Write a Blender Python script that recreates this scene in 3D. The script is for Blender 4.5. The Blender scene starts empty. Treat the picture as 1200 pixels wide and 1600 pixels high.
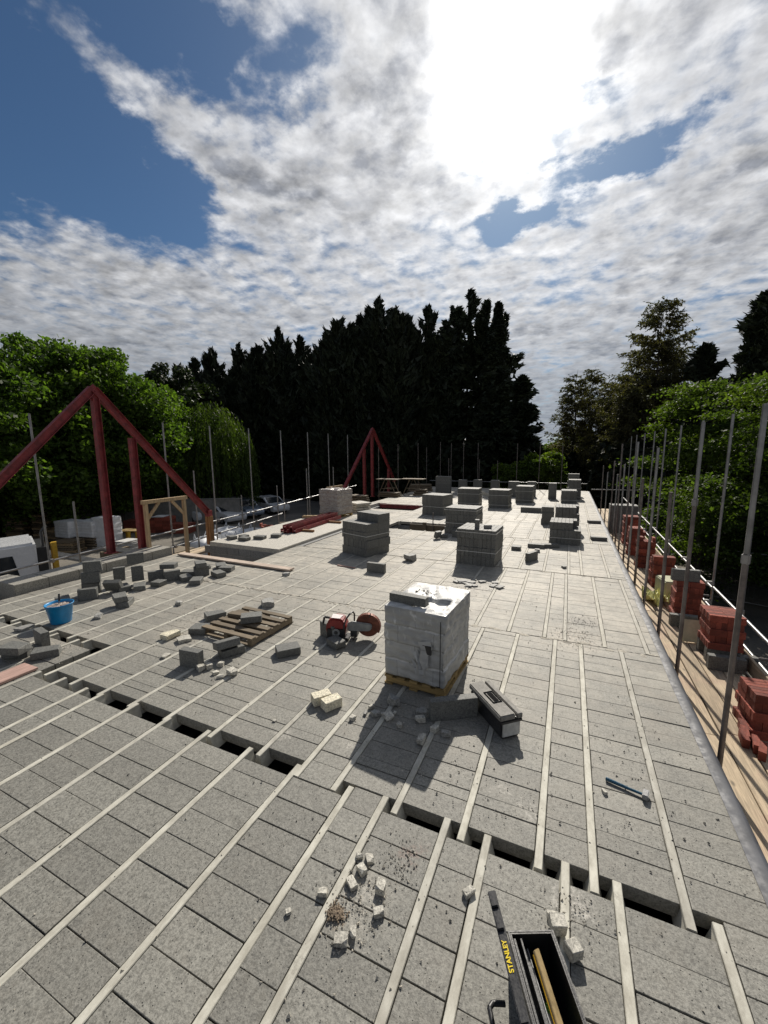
import bpy, bmesh, math, random
import numpy as np
from mathutils import Matrix, Vector
R = math.radians
random.seed(7); rng = np.random.default_rng(7)
S = bpy.context.scene
COL = S.collection

# ------------------------------------------------------------------ camera
cam_d = bpy.data.cameras.new("camera"); cam = bpy.data.objects.new("camera", cam_d); COL.objects.link(cam)
cam_d.sensor_fit = 'HORIZONTAL'; cam_d.sensor_width = 36.0; cam_d.lens = 36.0*637/1200
cam_d.clip_start = 0.05; cam_d.clip_end = 2000
cam.matrix_world = Matrix(((0.9118667, -0.05367827, 0.40696162, 0), (0.41041836, 0.13727787, -0.90150516, 0),
                           (-0.00747558, 0.98907706, 0.14720966, 2.72), (0, 0, 0, 1)))
S.camera = cam
S.view_settings.view_transform = 'Standard'; S.view_settings.look = 'None'
S.view_settings.exposure = 0.1; S.view_settings.gamma = 1.0; S.view_settings.use_curve_mapping = False

# ------------------------------------------------------------------ sun
AZ, EL = R(-9), R(37.5)
SUN = Vector((math.sin(AZ)*math.cos(EL), math.cos(AZ)*math.cos(EL), math.sin(EL)))
sd = bpy.data.lights.new("sun", 'SUN'); sd.energy = 4.8; sd.angle = R(0.55); sd.color = (1.0, 0.935, 0.835)
so = bpy.data.objects.new("sun", sd); COL.objects.link(so)
so.rotation_euler = (-SUN).to_track_quat('-Z', 'Y').to_euler()

# ------------------------------------------------------------------ node helper
class NT:
    def __init__(s, tree): s.t = tree; s.n = tree.nodes; s.l = tree.links
    def node(s, typ, **kw):
        n = s.n.new(typ)
        for k, v in kw.items(): setattr(n, k, v)
        return n
    def put(s, sock, v):
        if v is None: return
        if isinstance(v, bpy.types.NodeSocket): s.l.new(v, sock)
        elif isinstance(v, (tuple, list)) and sock.type == 'RGBA' and len(v) == 3: sock.default_value = (*v, 1)
        else: sock.default_value = v
    def m(s, op, a, b=None, c=None, clamp=False):
        n = s.node('ShaderNodeMath', operation=op, use_clamp=clamp)
        for i, v in enumerate((a, b, c)): s.put(n.inputs[i], v)
        return n.outputs[0]
    def v(s, op, a, b=None, scale=None):
        n = s.node('ShaderNodeVectorMath', operation=op); s.put(n.inputs[0], a)
        if b is not None: s.put(n.inputs[1], b)
        if scale is not None: s.put(n.inputs['Scale'], scale)
        return n.outputs['Value'] if op in ('DOT_PRODUCT', 'LENGTH', 'DISTANCE') else n.outputs[0]
    def noise(s, vec, scale, detail=4, rough=.5, dist=0, out=0):
        n = s.node('ShaderNodeTexNoise'); s.put(n.inputs['Vector'], vec); n.inputs['Scale'].default_value = scale
        n.inputs['Detail'].default_value = detail; n.inputs['Roughness'].default_value = rough; n.inputs['Distortion'].default_value = dist
        return n.outputs[out]
    def voro(s, vec, scale, feature='F1', rnd=1):
        n = s.node('ShaderNodeTexVoronoi', feature=feature); s.put(n.inputs['Vector'], vec)
        n.inputs['Scale'].default_value = scale; n.inputs['Randomness'].default_value = rnd
        return n.outputs[0]
    def ramp(s, f, lo, hi, a=0.0, b=1.0, smooth=True):
        n = s.node('ShaderNodeMapRange', interpolation_type='SMOOTHSTEP' if smooth else 'LINEAR')
        s.put(n.inputs[0], f); s.put(n.inputs[1], lo); s.put(n.inputs[2], hi); s.put(n.inputs[3], a); s.put(n.inputs[4], b)
        return n.outputs[0]
    def mix(s, f, a, b, mode='MIX'):
        n = s.node('ShaderNodeMix', data_type='RGBA', blend_type=mode)
        s.put(n.inputs[0], f); s.put(n.inputs[6], a); s.put(n.inputs[7], b)
        return n.outputs[2]
    def bump(s, h, strength=.5, dist=.01, normal=None):
        n = s.node('ShaderNodeBump'); s.put(n.inputs['Height'], h); n.inputs['Strength'].default_value = strength
        n.inputs['Distance'].default_value = dist
        if normal is not None: s.put(n.inputs['Normal'], normal)
        return n.outputs[0]

# ------------------------------------------------------------------ world: Nishita sky behind broken cloud
W = bpy.data.worlds.new("World"); S.world = W; W.use_nodes = True
w = NT(W.node_tree); w.n.clear()
sky = w.node('ShaderNodeTexSky', sky_type='NISHITA'); sky.sun_disc = False
sky.sun_elevation = EL; sky.sun_rotation = AZ; sky.altitude = 50; sky.air_density = 1.0; sky.dust_density = 0.4; sky.ozone_density = 1.6
bg1 = w.node('ShaderNodeBackground'); bg1.inputs[1].default_value = 0.05
w.put(bg1.inputs[0], w.mix(1.0, sky.outputs[0], (0.60, 0.82, 1.0), 'MULTIPLY'))
tc = w.node('ShaderNodeTexCoord'); d = w.v('NORMALIZE', tc.outputs['Generated'])
sx = w.node('ShaderNodeSeparateXYZ'); w.put(sx.inputs[0], d)
kk = w.m('DIVIDE', 1.0, w.m('ADD', w.m('MAXIMUM', sx.outputs[2], 0.0), 0.12))
cx = w.node('ShaderNodeCombineXYZ'); w.put(cx.inputs[0], w.m('MULTIPLY', sx.outputs[0], kk)); w.put(cx.inputs[1], w.m('MULTIPLY', sx.outputs[1], kk))
p = cx.outputs[0]
def cloud_density(q):
    a = w.noise(q, 2.6, 3, .5, .2); b = w.noise(w.v('ADD', q, (3.1, 7.7, 0)), 10.5, 8, .56, .12)
    return w.m('ADD', w.m('MULTIPLY', a, .42), w.m('MULTIPLY', b, .58))
warp = w.v('SCALE', w.v('SUBTRACT', w.noise(p, 5.0, 6, .62, 0, 1), (.5, .5, .5)), scale=.42)
pw = w.v('ADD', p, warp)
dn = cloud_density(p); dn2 = cloud_density(w.v('ADD', p, (-0.006, 0.045, 0)))
def blob(cx_, cy_, rx, ry, ang=0.0, amp=1.0):
    v_ = w.v('SUBTRACT', pw, (cx_, cy_, 0))
    mp = w.node('ShaderNodeMapping', vector_type='TEXTURE'); w.put(mp.inputs[0], v_); mp.inputs['Rotation'].default_value = (0, 0, ang)
    mp.inputs['Scale'].default_value = (rx, ry, 1)
    return w.m('MULTIPLY', w.ramp(w.v('LENGTH', mp.outputs[0]), 0.0, 1.5, 1, 0), amp)
bias = w.m('ADD', 0.13, w.ramp(sx.outputs[2], .05, .40, .075, 0))
for a in [(-1.24, .80, .46, .28, R(-10), -.36), (-1.28, 1.1, .26, .18, R(-30), -.26), (-.76, .72, .26, .16, R(30), -.26), (-.60, .60, .24, .16, 0, -.16),
          (-1.5, .55, .5, .3, 0, -.32), (-1.0, .2, .9, .38, 0, -.30), (.3, -.5, 1.6, .7, 0, -.22), (-.55, .88, .16, .09, R(30), -.13),
          (.08, 1.43, .19, .09, R(-25), -.42), (-.22, 1.60, .13, .075, R(20), -.40), (.0, 1.18, .09, .05, 0, -.16),
          (-.93, .66, .10, .20, 0, .13), (-.96, .90, .13, .18, 0, .17), (-.90, 1.12, .14, .15, 0, .20), (-1.37, .68, .10, .20, R(20), .20), (-.62, .74, .10, .10, 0, .12),
          (-.5, 1.1, .3, .3, 0, .08), (-.15, 1.02, .30, .2, 0, .14), (.6, 1.6, .5, .6, 0, .08)]:
    bias = w.m('ADD', bias, blob(*a))
dd = w.m('ADD', dn, bias)
cov = w.ramp(dd, .40, .70)
thick = w.ramp(dd, .56, .80)
lit = w.m('MULTIPLY', w.m('SUBTRACT', dn, dn2), w.ramp(sx.outputs[2], .0, .45, .7, 2.6))
cosang = w.m('MAXIMUM', w.v('DOT_PRODUCT', d, tuple(SUN)), 0.0)
g1 = w.m('MULTIPLY', w.m('POWER', cosang, 3.0), .42); g2 = w.m('MULTIPLY', w.m('POWER', cosang, 36.0), .36); g3 = w.m('MULTIPLY', w.m('POWER', cosang, 240.0), 1.5)
low = w.ramp(sx.outputs[2], .02, .36)
fine = w.mix(w.ramp(sx.outputs[2], .0, .35, .55, 0), w.ramp(w.noise(w.v('ADD', p, (9, 2, 0)), 7.5, 7, .56, .1), .34, .66), (.45, .45, .45))
base = w.mix(w.m('MULTIPLY', thick, w.m('SUBTRACT', 1.15, w.m('MULTIPLY', fine, 1.0))), (.60, .605, .62), (.235, .25, .285))
base = w.mix(low, w.mix(.55, base, (.23, .28, .35)), base)
k2 = w.m('MAXIMUM', w.m('ADD', w.m('ADD', .70, lit), g1), .42)
vv = w.v('SCALE', base, scale=k2)
gl = w.m('ADD', w.m('MULTIPLY', g2, w.m('ADD', w.m('SUBTRACT', .95, w.m('MULTIPLY', thick, .70)), w.m('MULTIPLY', fine, .55))), g3)
vv = w.v('ADD', vv, w.v('SCALE', (1.0, .985, .95), scale=gl))
bg2 = w.node('ShaderNodeBackground'); w.put(bg2.inputs[0], vv); bg2.inputs[1].default_value = 1.0
bg3 = w.node('ShaderNodeBackground'); w.put(bg3.inputs[0], w.v('SCALE', (1.0, .98, .94), scale=w.m('ADD', w.m('MULTIPLY', g3, .5), w.m('MULTIPLY', w.m('POWER', cosang, 14.0), .07))))
mx = w.node('ShaderNodeMixShader'); w.put(mx.inputs[0], cov); w.l.new(bg1.outputs[0], mx.inputs[1]); w.l.new(bg2.outputs[0], mx.inputs[2])
ad = w.node('ShaderNodeAddShader'); w.l.new(mx.outputs[0], ad.inputs[0]); w.l.new(bg3.outputs[0], ad.inputs[1])
wo = w.node('ShaderNodeOutputWorld'); w.l.new(ad.outputs[0], wo.inputs[0])

# ------------------------------------------------------------------ materials
def newmat(name):
    m = bpy.data.materials.new(name); m.use_nodes = True; t = NT(m.node_tree)
    b = t.n['Principled BSDF']; return m, t, b
def wpos(t): return t.node('ShaderNodeNewGeometry').outputs['Position']
def opos(t): return t.node('ShaderNodeTexCoord').outputs['Object']
def rnd(t, kind):
    if kind == 'obj': return t.node('ShaderNodeObjectInfo').outputs['Random']
    return t.node('ShaderNodeNewGeometry').outputs['Random Per Island']

def concrete(name, kind, col=(.185, .180, .158), dust=(.42, .385, .32), dusty=True, var=.17, rough=.66, world=True):
    m, t, b = newmat(name)
    r = rnd(t, kind); P = wpos(t) if world else opos(t)
    off = t.v('SCALE', (13.1, 7.7, 3.3), scale=r)
    Q = t.v('ADD', P, off)
    agg = t.noise(Q, 95, 3, .75); big = t.noise(Q, 7, 5, .6); spk = t.voro(Q, 150)
    pits = t.ramp(t.voro(Q, 34), .05, .16); wide = t.noise(P, .8, 5, .6)
    med = t.noise(Q, 42, 4, .8)
    c = t.mix(t.ramp(t.m('ADD', t.m('MULTIPLY', agg, .45), t.m('MULTIPLY', med, .55)), .36, .62), tuple(x*.50 for x in col), tuple(x*1.50 for x in col))
    c = t.mix(t.ramp(spk, 0, .25, .55, 0), c, tuple(min(1, x*1.9) for x in col))
    c = t.mix(1.0, c, t.mix(r, (1-var, 1-var, 1-var), (1+var*.6, 1+var*.6, 1+var*.57)), 'MULTIPLY')
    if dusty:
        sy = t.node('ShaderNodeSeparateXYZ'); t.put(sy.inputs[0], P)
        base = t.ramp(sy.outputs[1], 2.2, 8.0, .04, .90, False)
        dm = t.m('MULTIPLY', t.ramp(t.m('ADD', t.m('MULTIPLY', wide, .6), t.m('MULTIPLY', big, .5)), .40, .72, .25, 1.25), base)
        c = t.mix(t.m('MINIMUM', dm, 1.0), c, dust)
        wn_ = t.v('ADD', P, t.v('SCALE', t.v('SUBTRACT', t.noise(P, 6, 6, .7, 0, 1), (.5, .5, .5)), scale=.45))
        brk = t.ramp(t.noise(P, 28, 6, .75), .42, .62)
        for (bx_, by_, br_, ba_, bc_) in ((-1.02, 1.88, .20, .55, (.50, .47, .41)), (-.84, 2.28, .10, .5, (.24, .13, .10)), (.16, 2.36, .12, .7, (.58, .55, .49)), (-1.12, 1.70, .07, .7, (.24, .19, .14)), (-.12, 2.95, .10, .6, (.56, .53, .47)), (-.35, 3.1, .08, .5, (.56, .53, .47)),
                (-.42, 4.2, .16, .4, (.55, .52, .46)), (.15, 6.25, .45, .65, (.50, .43, .34)), (.45, 7.0, .3, .6, (.16, .14, .115)), (-1.8, 8.0, .6, .6, (.17, .15, .125)), (-3.2, 5.4, .8, .45, (.52, .47, .38)), (-5.2, 4.3, .7, .45, (.54, .49, .41)), (-6.6, 3.2, .6, .6, (.50, .45, .38)), (-2.4, 2.9, .08, .6, (.56, .53, .47)), (-7.4, 5.0, 1.0, .4, (.50, .45, .38)), (-1.75, 3.0, .1, .5, (.56, .53, .47))):
            rr_ = t.v('LENGTH', t.v('MULTIPLY', t.v('SUBTRACT', wn_, (bx_, by_, 0)), (1, 1, 0)))
            c = t.mix(t.m('MULTIPLY', t.m('MULTIPLY', t.ramp(rr_, br_*.2, br_*1.3, 1, 0), brk), ba_), c, bc_)
        st = t.ramp(t.noise(t.v('ADD', P, (4, 8, 1)), 2.3, 8, .72), .60, .78)
        c = t.mix(t.m('MULTIPLY', st, .6), c, (.17, .15, .12))
        st2 = t.ramp(t.noise(t.v('ADD', P, (7, 1, 4)), 1.1, 9, .78), .53, .66)
        c = t.mix(t.m('MULTIPLY', t.m('MULTIPLY', st2, t.ramp(sy.outputs[1], 3.0, 7.0, .15, .55, False)), 1.0), c, (.235, .205, .165))
        c = t.mix(t.m('MULTIPLY', t.ramp(t.noise(t.v('ADD', P, (2, 5, 1)), 16, 6, .7), .5, .72), .45), c, (.13, .122, .10))
        sp2 = t.ramp(t.noise(t.v('ADD', P, (14, 3, 1)), 5, 9, .8), .655, .74)
        c = t.mix(t.m('MULTIPLY', sp2, .5), c, (.60, .57, .50))
    else:
        c = t.mix(t.ramp(big, .5, .8, 0, .35), c, tuple(x*1.4 for x in col))
    c = t.mix(pits, (.05, .048, .042), c)
    t.put(b.inputs['Base Color'], c); b.inputs['Roughness'].default_value = rough
    h = t.m('ADD', t.m('MULTIPLY', agg, .5), t.m('MULTIPLY', pits, .7))
    h = t.m('ADD', h, t.m('MULTIPLY', big, .5))
    t.put(b.inputs['Normal'], t.bump(h, .7, .006)); return m

M = {}
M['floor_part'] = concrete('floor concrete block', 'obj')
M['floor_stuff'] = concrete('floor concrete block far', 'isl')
M['block'] = concrete('dense concrete block', 'obj', (.125, .125, .115), dusty=False, var=.12, world=True)
M['block_far'] = concrete('dense concrete block far', 'isl', (.125, .125, .115), dusty=False, var=.15)
M['wall'] = concrete('wall block', 'obj', (.20, .20, .195), dusty=False, var=.12)
M['slab'] = concrete('pale slab', 'obj', (.44, .415, .36), dusty=False, var=.03)
M['kerb'] = concrete('grey slab', 'obj', (.27, .255, .22), dusty=False, var=.1)
M['chunk'] = concrete('pale aerated concrete', 'obj', (.42, .40, .345), dusty=False, var=.15)
M['chunk_grey'] = concrete('grey rubble', 'obj', (.27, .265, .245), dusty=False, var=.2)
M['cream'] = concrete('cream block', 'obj', (.62, .57, .43), dusty=False, var=.05)

def simple(name, col, rough=.6, metal=0, var=.25, scale=6, bump=.2, spec=None, coat=0, randomize=0):
    m, t, b = newmat(name); P = opos(t)
    n = t.noise(P, scale, 6, .65); n2 = t.noise(P, scale*9, 4, .6)
    c = t.mix(t.ramp(n, .3, .7), tuple(x*(1-var) for x in col), tuple(min(1, x*(1+var)) for x in col))
    if randomize:
        r = rnd(t, 'obj'); c = t.mix(1.0, c, t.mix(r, (1-randomize,)*3, (1+randomize,)*3), 'MULTIPLY')
    t.put(b.inputs['Base Color'], c); t.put(b.inputs['Roughness'], t.ramp(n2, .3, .7, max(.02, rough-.1), min(1, rough+.1)))
    b.inputs['Metallic'].default_value = metal
    if coat: b.inputs['Coat Weight'].default_value = coat
    if bump: t.put(b.inputs['Normal'], t.bump(n2, bump, .004))
    return m
def wood(name, col, axis=1, rough=.8, var=.35):
    m, t, b = newmat(name); r = rnd(t, 'obj'); P = t.v('ADD', wpos(t), t.v('SCALE', (5.3, 9.1, 2.2), scale=r))
    sc = [14, 14, 14]; sc[axis] = .9
    g = t.noise(t.v('MULTIPLY', P, tuple(sc)), 3.5, 6, .65, .8); n = t.noise(P, 2.2, 5, .6)
    c = t.mix(t.ramp(g, .3, .7), tuple(x*(1-var) for x in col), tuple(min(1, x*(1+var*.5)) for x in col))
    c = t.mix(t.ramp(n, .5, .75, 0, .4), c, tuple(x*.55 for x in col))
    c = t.mix(1.0, c, t.mix(r, (.66, .64, .62), (1.2, 1.18, 1.15)), 'MULTIPLY')
    du = t.ramp(t.noise(P, 1.3, 7, .7), .5, .66, 0, .45)
    c = t.mix(du, c, (.40, .26, .19) if name == 'scaffold board' else tuple(x*.7 for x in col))
    kn = t.ramp(t.voro(t.v('MULTIPLY', P, tuple(2.2 if i != axis else .9 for i in range(3))), 1.6), .03, .085)
    c = t.mix(kn, tuple(x*.35 for x in col), c)
    t.put(b.inputs['Base Color'], c); b.inputs['Roughness'].default_value = rough
    t.put(b.inputs['Normal'], t.bump(g, .35, .004)); return m
M['beam'] = None
def beam_mat():
    m, t, b = newmat('beam top'); r = rnd(t, 'obj'); P = t.v('ADD', wpos(t), t.v('SCALE', (5.3, 9.1, 2.2), scale=r))
    n = t.noise(t.v('MULTIPLY', P, (2.2, 1, 1)), 5, 8, .72); f = t.noise(t.v('MULTIPLY', P, (3, 1, 1)), 38, 4, .7)
    c = t.mix(t.ramp(n, .3, .72), (.36, .34, .285), (.60, .58, .505))
    c = t.mix(t.ramp(f, .55, .8, 0, .55), c, (.26, .24, .2))
    sp = t.ramp(t.noise(P, 3.1, 8, .78), .60, .70, 0, .75)
    c = t.mix(sp, c, (.16, .145, .12))
    c = t.mix(1.0, c, t.mix(r, (.88, .88, .88), (1.08, 1.08, 1.06)), 'MULTIPLY')
    sy = t.node('ShaderNodeSeparateXYZ'); t.put(sy.inputs[0], wpos(t))
    ds = t.m('MULTIPLY', t.ramp(sy.outputs[1], 4.0, 11.0, .0, .75, False), t.ramp(t.noise(P, 1.7, 6, .7), .35, .6, .4, 1.0))
    c = t.mix(ds, c, (.44, .40, .335))
    t.put(b.inputs['Base Color'], c); b.inputs['Roughness'].default_value = .75
    t.put(b.inputs['Normal'], t.bump(f, .4, .003)); return m
M['beam'] = beam_mat()
M['board'] = wood('scaffold board', (.56, .45, .31))
M['pallet_wood'] = wood('pallet wood', (.19, .15, .10), 0)
M['plank'] = wood('long plank', (.50, .41, .34), 0)
M['timber'] = wood('new timber', (.52, .38, .22), 2)
M['timber_brown'] = wood('treated timber', (.33, .17, .07), 2)
M['yellow_wood'] = wood('yellow timber', (.36, .25, .10), 0)
M['pinkboard'] = wood('pink board', (.50, .33, .28), 1)
M['tube'] = simple('galvanised tube', (.27, .27, .27), .42, .75, .25, 5, .1)
M['tube_dark'] = simple('weathered tube', (.17, .15, .14), .55, .5, .35, 5, .1)
M['coupler'] = simple('coupler steel', (.30, .29, .28), .5, .6)
M['red_steel'] = simple('red oxide steel', (.20, .029, .031), .6, 0, .35, 5, .1)
M['brick'] = simple('red brick', (.215, .050, .030), .85, 0, .3, 14, .6, randomize=.42)
M['dpc'] = simple('grey damp proof membrane', (.075, .078, .088), .62, 0, .3, 2, .15)
M['black_plastic'] = simple('black plastic', (.022, .022, .024), .42, 0, .3, 8, .2)
M['recess_shade'] = simple('recess shade black', (.012, .012, .012), 1.0, 0, .2, 8, 0); M['recess_shade'].node_tree.nodes['Principled BSDF'].inputs['Specular IOR Level'].default_value = .05  # near-black without sheen: shade of the deep handle recess put into the colour
M['grey_lid'] = simple('dusty grey lid', (.21, .20, .18), .75, 0, .25, 14, .3)
M['grey_plastic'] = simple('grey tray plastic', (.42, .42, .40), .5, 0, .25, 10, .2)
M['white_paint'] = simple('white vehicle paint', (.70, .71, .72), .25, 0, .05, 2, 0, coat=.6)
M['silver_paint'] = simple('blue silver paint', (.30, .36, .45), .25, .4, .05, 2, 0, coat=.6)
M['glass'] = simple('dark window glass', (.02, .025, .03), .06, 0, .1, 1, 0)
M['tyre'] = simple('tyre rubber', (.02, .02, .02), .8)
M['rim'] = simple('wheel rim', (.4, .4, .42), .35, .8)
M['lamp'] = simple('headlight lens', (.75, .75, .72), .1)
M['blue'] = simple('blue bucket plastic', (.008, .22, .50), .38, 0, .15, 5, .1)
M['mortar'] = simple('mortar', (.33, .27, .23), .9, 0, .3, 20, .6)
M['saw_red'] = simple('red saw casing', (.24, .022, .02), .4, 0, .15, 8, .1)
M['saw_grey'] = simple('pale saw casting', (.27, .28, .28), .5, .2, .2, 14, .2)
M['rust'] = simple('rusty steel guard', (.16, .055, .035), .6, .3, .4, 14, .3)
M['white_label'] = simple('white sticker', (.75, .68, .66), .4, 0, .1, 20, 0)
M['bag'] = simple('white bulk bag', (.66, .67, .68), .7, 0, .12, 3, .5)
M['yellow_sheet'] = simple('yellow insulation wrap', (.62, .60, .24), .5, 0, .2, 6, .5)
M['insul'] = simple('pale green foam', (.46, .45, .30), .8, 0, .15, 6, .3)
M['letter'] = simple('yellow lettering', (.80, .60, .02), .4, 0, .05, 3, 0)
M['letter_grey'] = simple('faded print', (.145, .15, .155), .6, 0, .1, 3, 0)
M['green'] = simple('lime green plastic', (.22, .48, .03), .4, 0, .1, 20, .2)
M['lime_wood'] = simple('trowel handle wood', (.36, .27, .14), .4, 0, .25, 18, .1)
M['brass'] = simple('ochre level edge', (.62, .40, .05), .3, .3, .15, 8, .1)
M['steel'] = simple('bright steel', (.26, .26, .26), .68, .3, .15, 20, .2)
M['blue_handle'] = simple('dark teal handle', (.01, .075, .13), .3, 0, .2, 12, .1)
M['strap'] = simple('pale strap', (.50, .50, .48), .35, 0, .1, 10, 0)
M['black_strap'] = simple('black strap', (.012, .012, .012), .4, 0, .1, 10, 0)
M['orange_yellow'] = simple('yellow machine paint', (.55, .33, .03), .5, 0, .15, 8, .1)
M['bark'] = simple('bark', (.055, .045, .035), .9, 0, .4, 9, .8)
M['dark_metal'] = simple('dark steel', (.06, .06, .06), .5, .4, .3, 8, .2)
M['concrete_panel'] = simple('yard wall render', (.23, .22, .20), .85, 0, .2, 3, .3)
M['crumb'] = simple('crumbs', (.40, .37, .31), .9, 0, .35, 30, .3)
M['crumb_dark'] = simple('dark crumbs', (.17, .16, .14), .9, 0, .35, 30, .3)
def wrapmat():
    m, t, b = newmat('clear stretch wrap over blocks'); P = wpos(t)
    wr = t.noise(t.v('MULTIPLY', P, (1, 1, 2.2)), 4.5, 5, .55, .9); f = t.noise(P, 45, 5, .7)
    cr = t.noise(t.v('MULTIPLY', P, (2.2, 2.2, .6)), 5, 4, .55, 1.4)
    sz = t.node('ShaderNodeSeparateXYZ'); t.put(sz.inputs[0], P)
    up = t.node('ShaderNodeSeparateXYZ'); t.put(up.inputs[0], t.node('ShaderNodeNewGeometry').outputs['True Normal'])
    c = t.mix(t.ramp(wr, .38, .62), (.36, .36, .35), (.44, .44, .425))
    bk = t.node('ShaderNodeTexBrick'); so_ = t.node('ShaderNodeSeparateXYZ'); t.put(so_.inputs[0], opos(t)); cb_ = t.node('ShaderNodeCombineXYZ')
    t.put(cb_.inputs[0], t.m('ADD', so_.outputs[0], so_.outputs[1])); t.put(cb_.inputs[1], t.m('SUBTRACT', so_.outputs[2], .112)); t.put(bk.inputs[0], cb_.outputs[0])
    bk.inputs['Scale'].default_value = 1; bk.inputs['Brick Width'].default_value = .44; bk.inputs['Row Height'].default_value = .215; bk.inputs['Mortar Size'].default_value = .006; bk.inputs['Mortar Smooth'].default_value = .6
    bk.inputs['Color1'].default_value = (.82, .82, .82, 1); bk.inputs['Color2'].default_value = (1, 1, 1, 1); bk.inputs['Mortar'].default_value = (.5, .5, .5, 1); c = t.mix(.75, c, bk.outputs[0], 'MULTIPLY')
    c = t.mix(t.ramp(cr, .60, .70, 0, .6), c, (.72, .72, .71))
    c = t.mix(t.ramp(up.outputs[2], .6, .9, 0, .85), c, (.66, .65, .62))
    t.put(b.inputs['Base Color'], c); t.put(b.inputs['Roughness'], t.ramp(f, .3, .7, .42, .68)); b.inputs['Coat Weight'].default_value = .12
    b.inputs['Coat Roughness'].default_value = .25
    h = t.m('ADD', wr, t.m('ADD', t.m('MULTIPLY', f, .05), t.m('MULTIPLY', cr, .5)))
    t.put(b.inputs['Normal'], t.bump(h, .55, .02)); return m
M['wrap'] = wrapmat()
def wrapbrick():
    m, t, b = newmat('wrapped pinkish bricks'); P = wpos(t)
    wr = t.noise(t.v('MULTIPLY', P, (1, 1, 2)), 6, 6, .65, 1.0)
    c = t.mix(t.ramp(wr, .35, .65), (.27, .225, .20), (.44, .41, .38))
    t.put(b.inputs['Base Color'], c); b.inputs['Roughness'].default_value = .3
    t.put(b.inputs['Normal'], t.bump(wr, .8, .03)); return m
M['wrap_brick'] = wrapbrick()

def leafmat(name, col, trans=.35, var=.35, rough=.6):
    m, t, b = newmat(name)
    r = t.node('ShaderNodeNewGeometry').outputs['Random Per Island']; n = t.noise(wpos(t), .55, 3, .6)
    c = t.mix(r, tuple(x*(1-var) for x in col), tuple(x*(1+var) for x in col))
    c = t.mix(t.ramp(n, .35, .65), t.mix(1.0, c, (.72, .78, .8), 'MULTIPLY'), t.mix(1.0, c, (1.25, 1.2, 1.0), 'MULTIPLY'))
    t.put(b.inputs['Base Color'], c); b.inputs['Roughness'].default_value = rough
    b.inputs['Specular IOR Level'].default_value = .25
    if trans:
        tr = t.node('ShaderNodeBsdfTranslucent'); t.put(tr.inputs[0], t.mix(1.0, c, (1.35, 1.5, .55), 'MULTIPLY'))
        ms = t.node('ShaderNodeMixShader'); ms.inputs[0].default_value = trans
        t.l.new(b.outputs[0], ms.inputs[1]); t.l.new(tr.outputs[0], ms.inputs[2]); t.l.new(ms.outputs[0], t.n['Material Output'].inputs[0])
    return m
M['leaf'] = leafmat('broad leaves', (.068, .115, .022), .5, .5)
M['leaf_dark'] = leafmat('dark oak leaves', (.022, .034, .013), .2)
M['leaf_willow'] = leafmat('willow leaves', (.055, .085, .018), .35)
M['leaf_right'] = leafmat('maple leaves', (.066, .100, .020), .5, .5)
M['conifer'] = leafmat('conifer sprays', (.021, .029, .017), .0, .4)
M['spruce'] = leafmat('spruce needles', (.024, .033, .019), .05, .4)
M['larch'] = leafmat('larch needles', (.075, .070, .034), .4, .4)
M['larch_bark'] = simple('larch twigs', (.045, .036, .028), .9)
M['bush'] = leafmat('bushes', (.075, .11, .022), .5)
M['under'] = leafmat('undergrowth', (.013, .018, .009), .0, .5)

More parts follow.
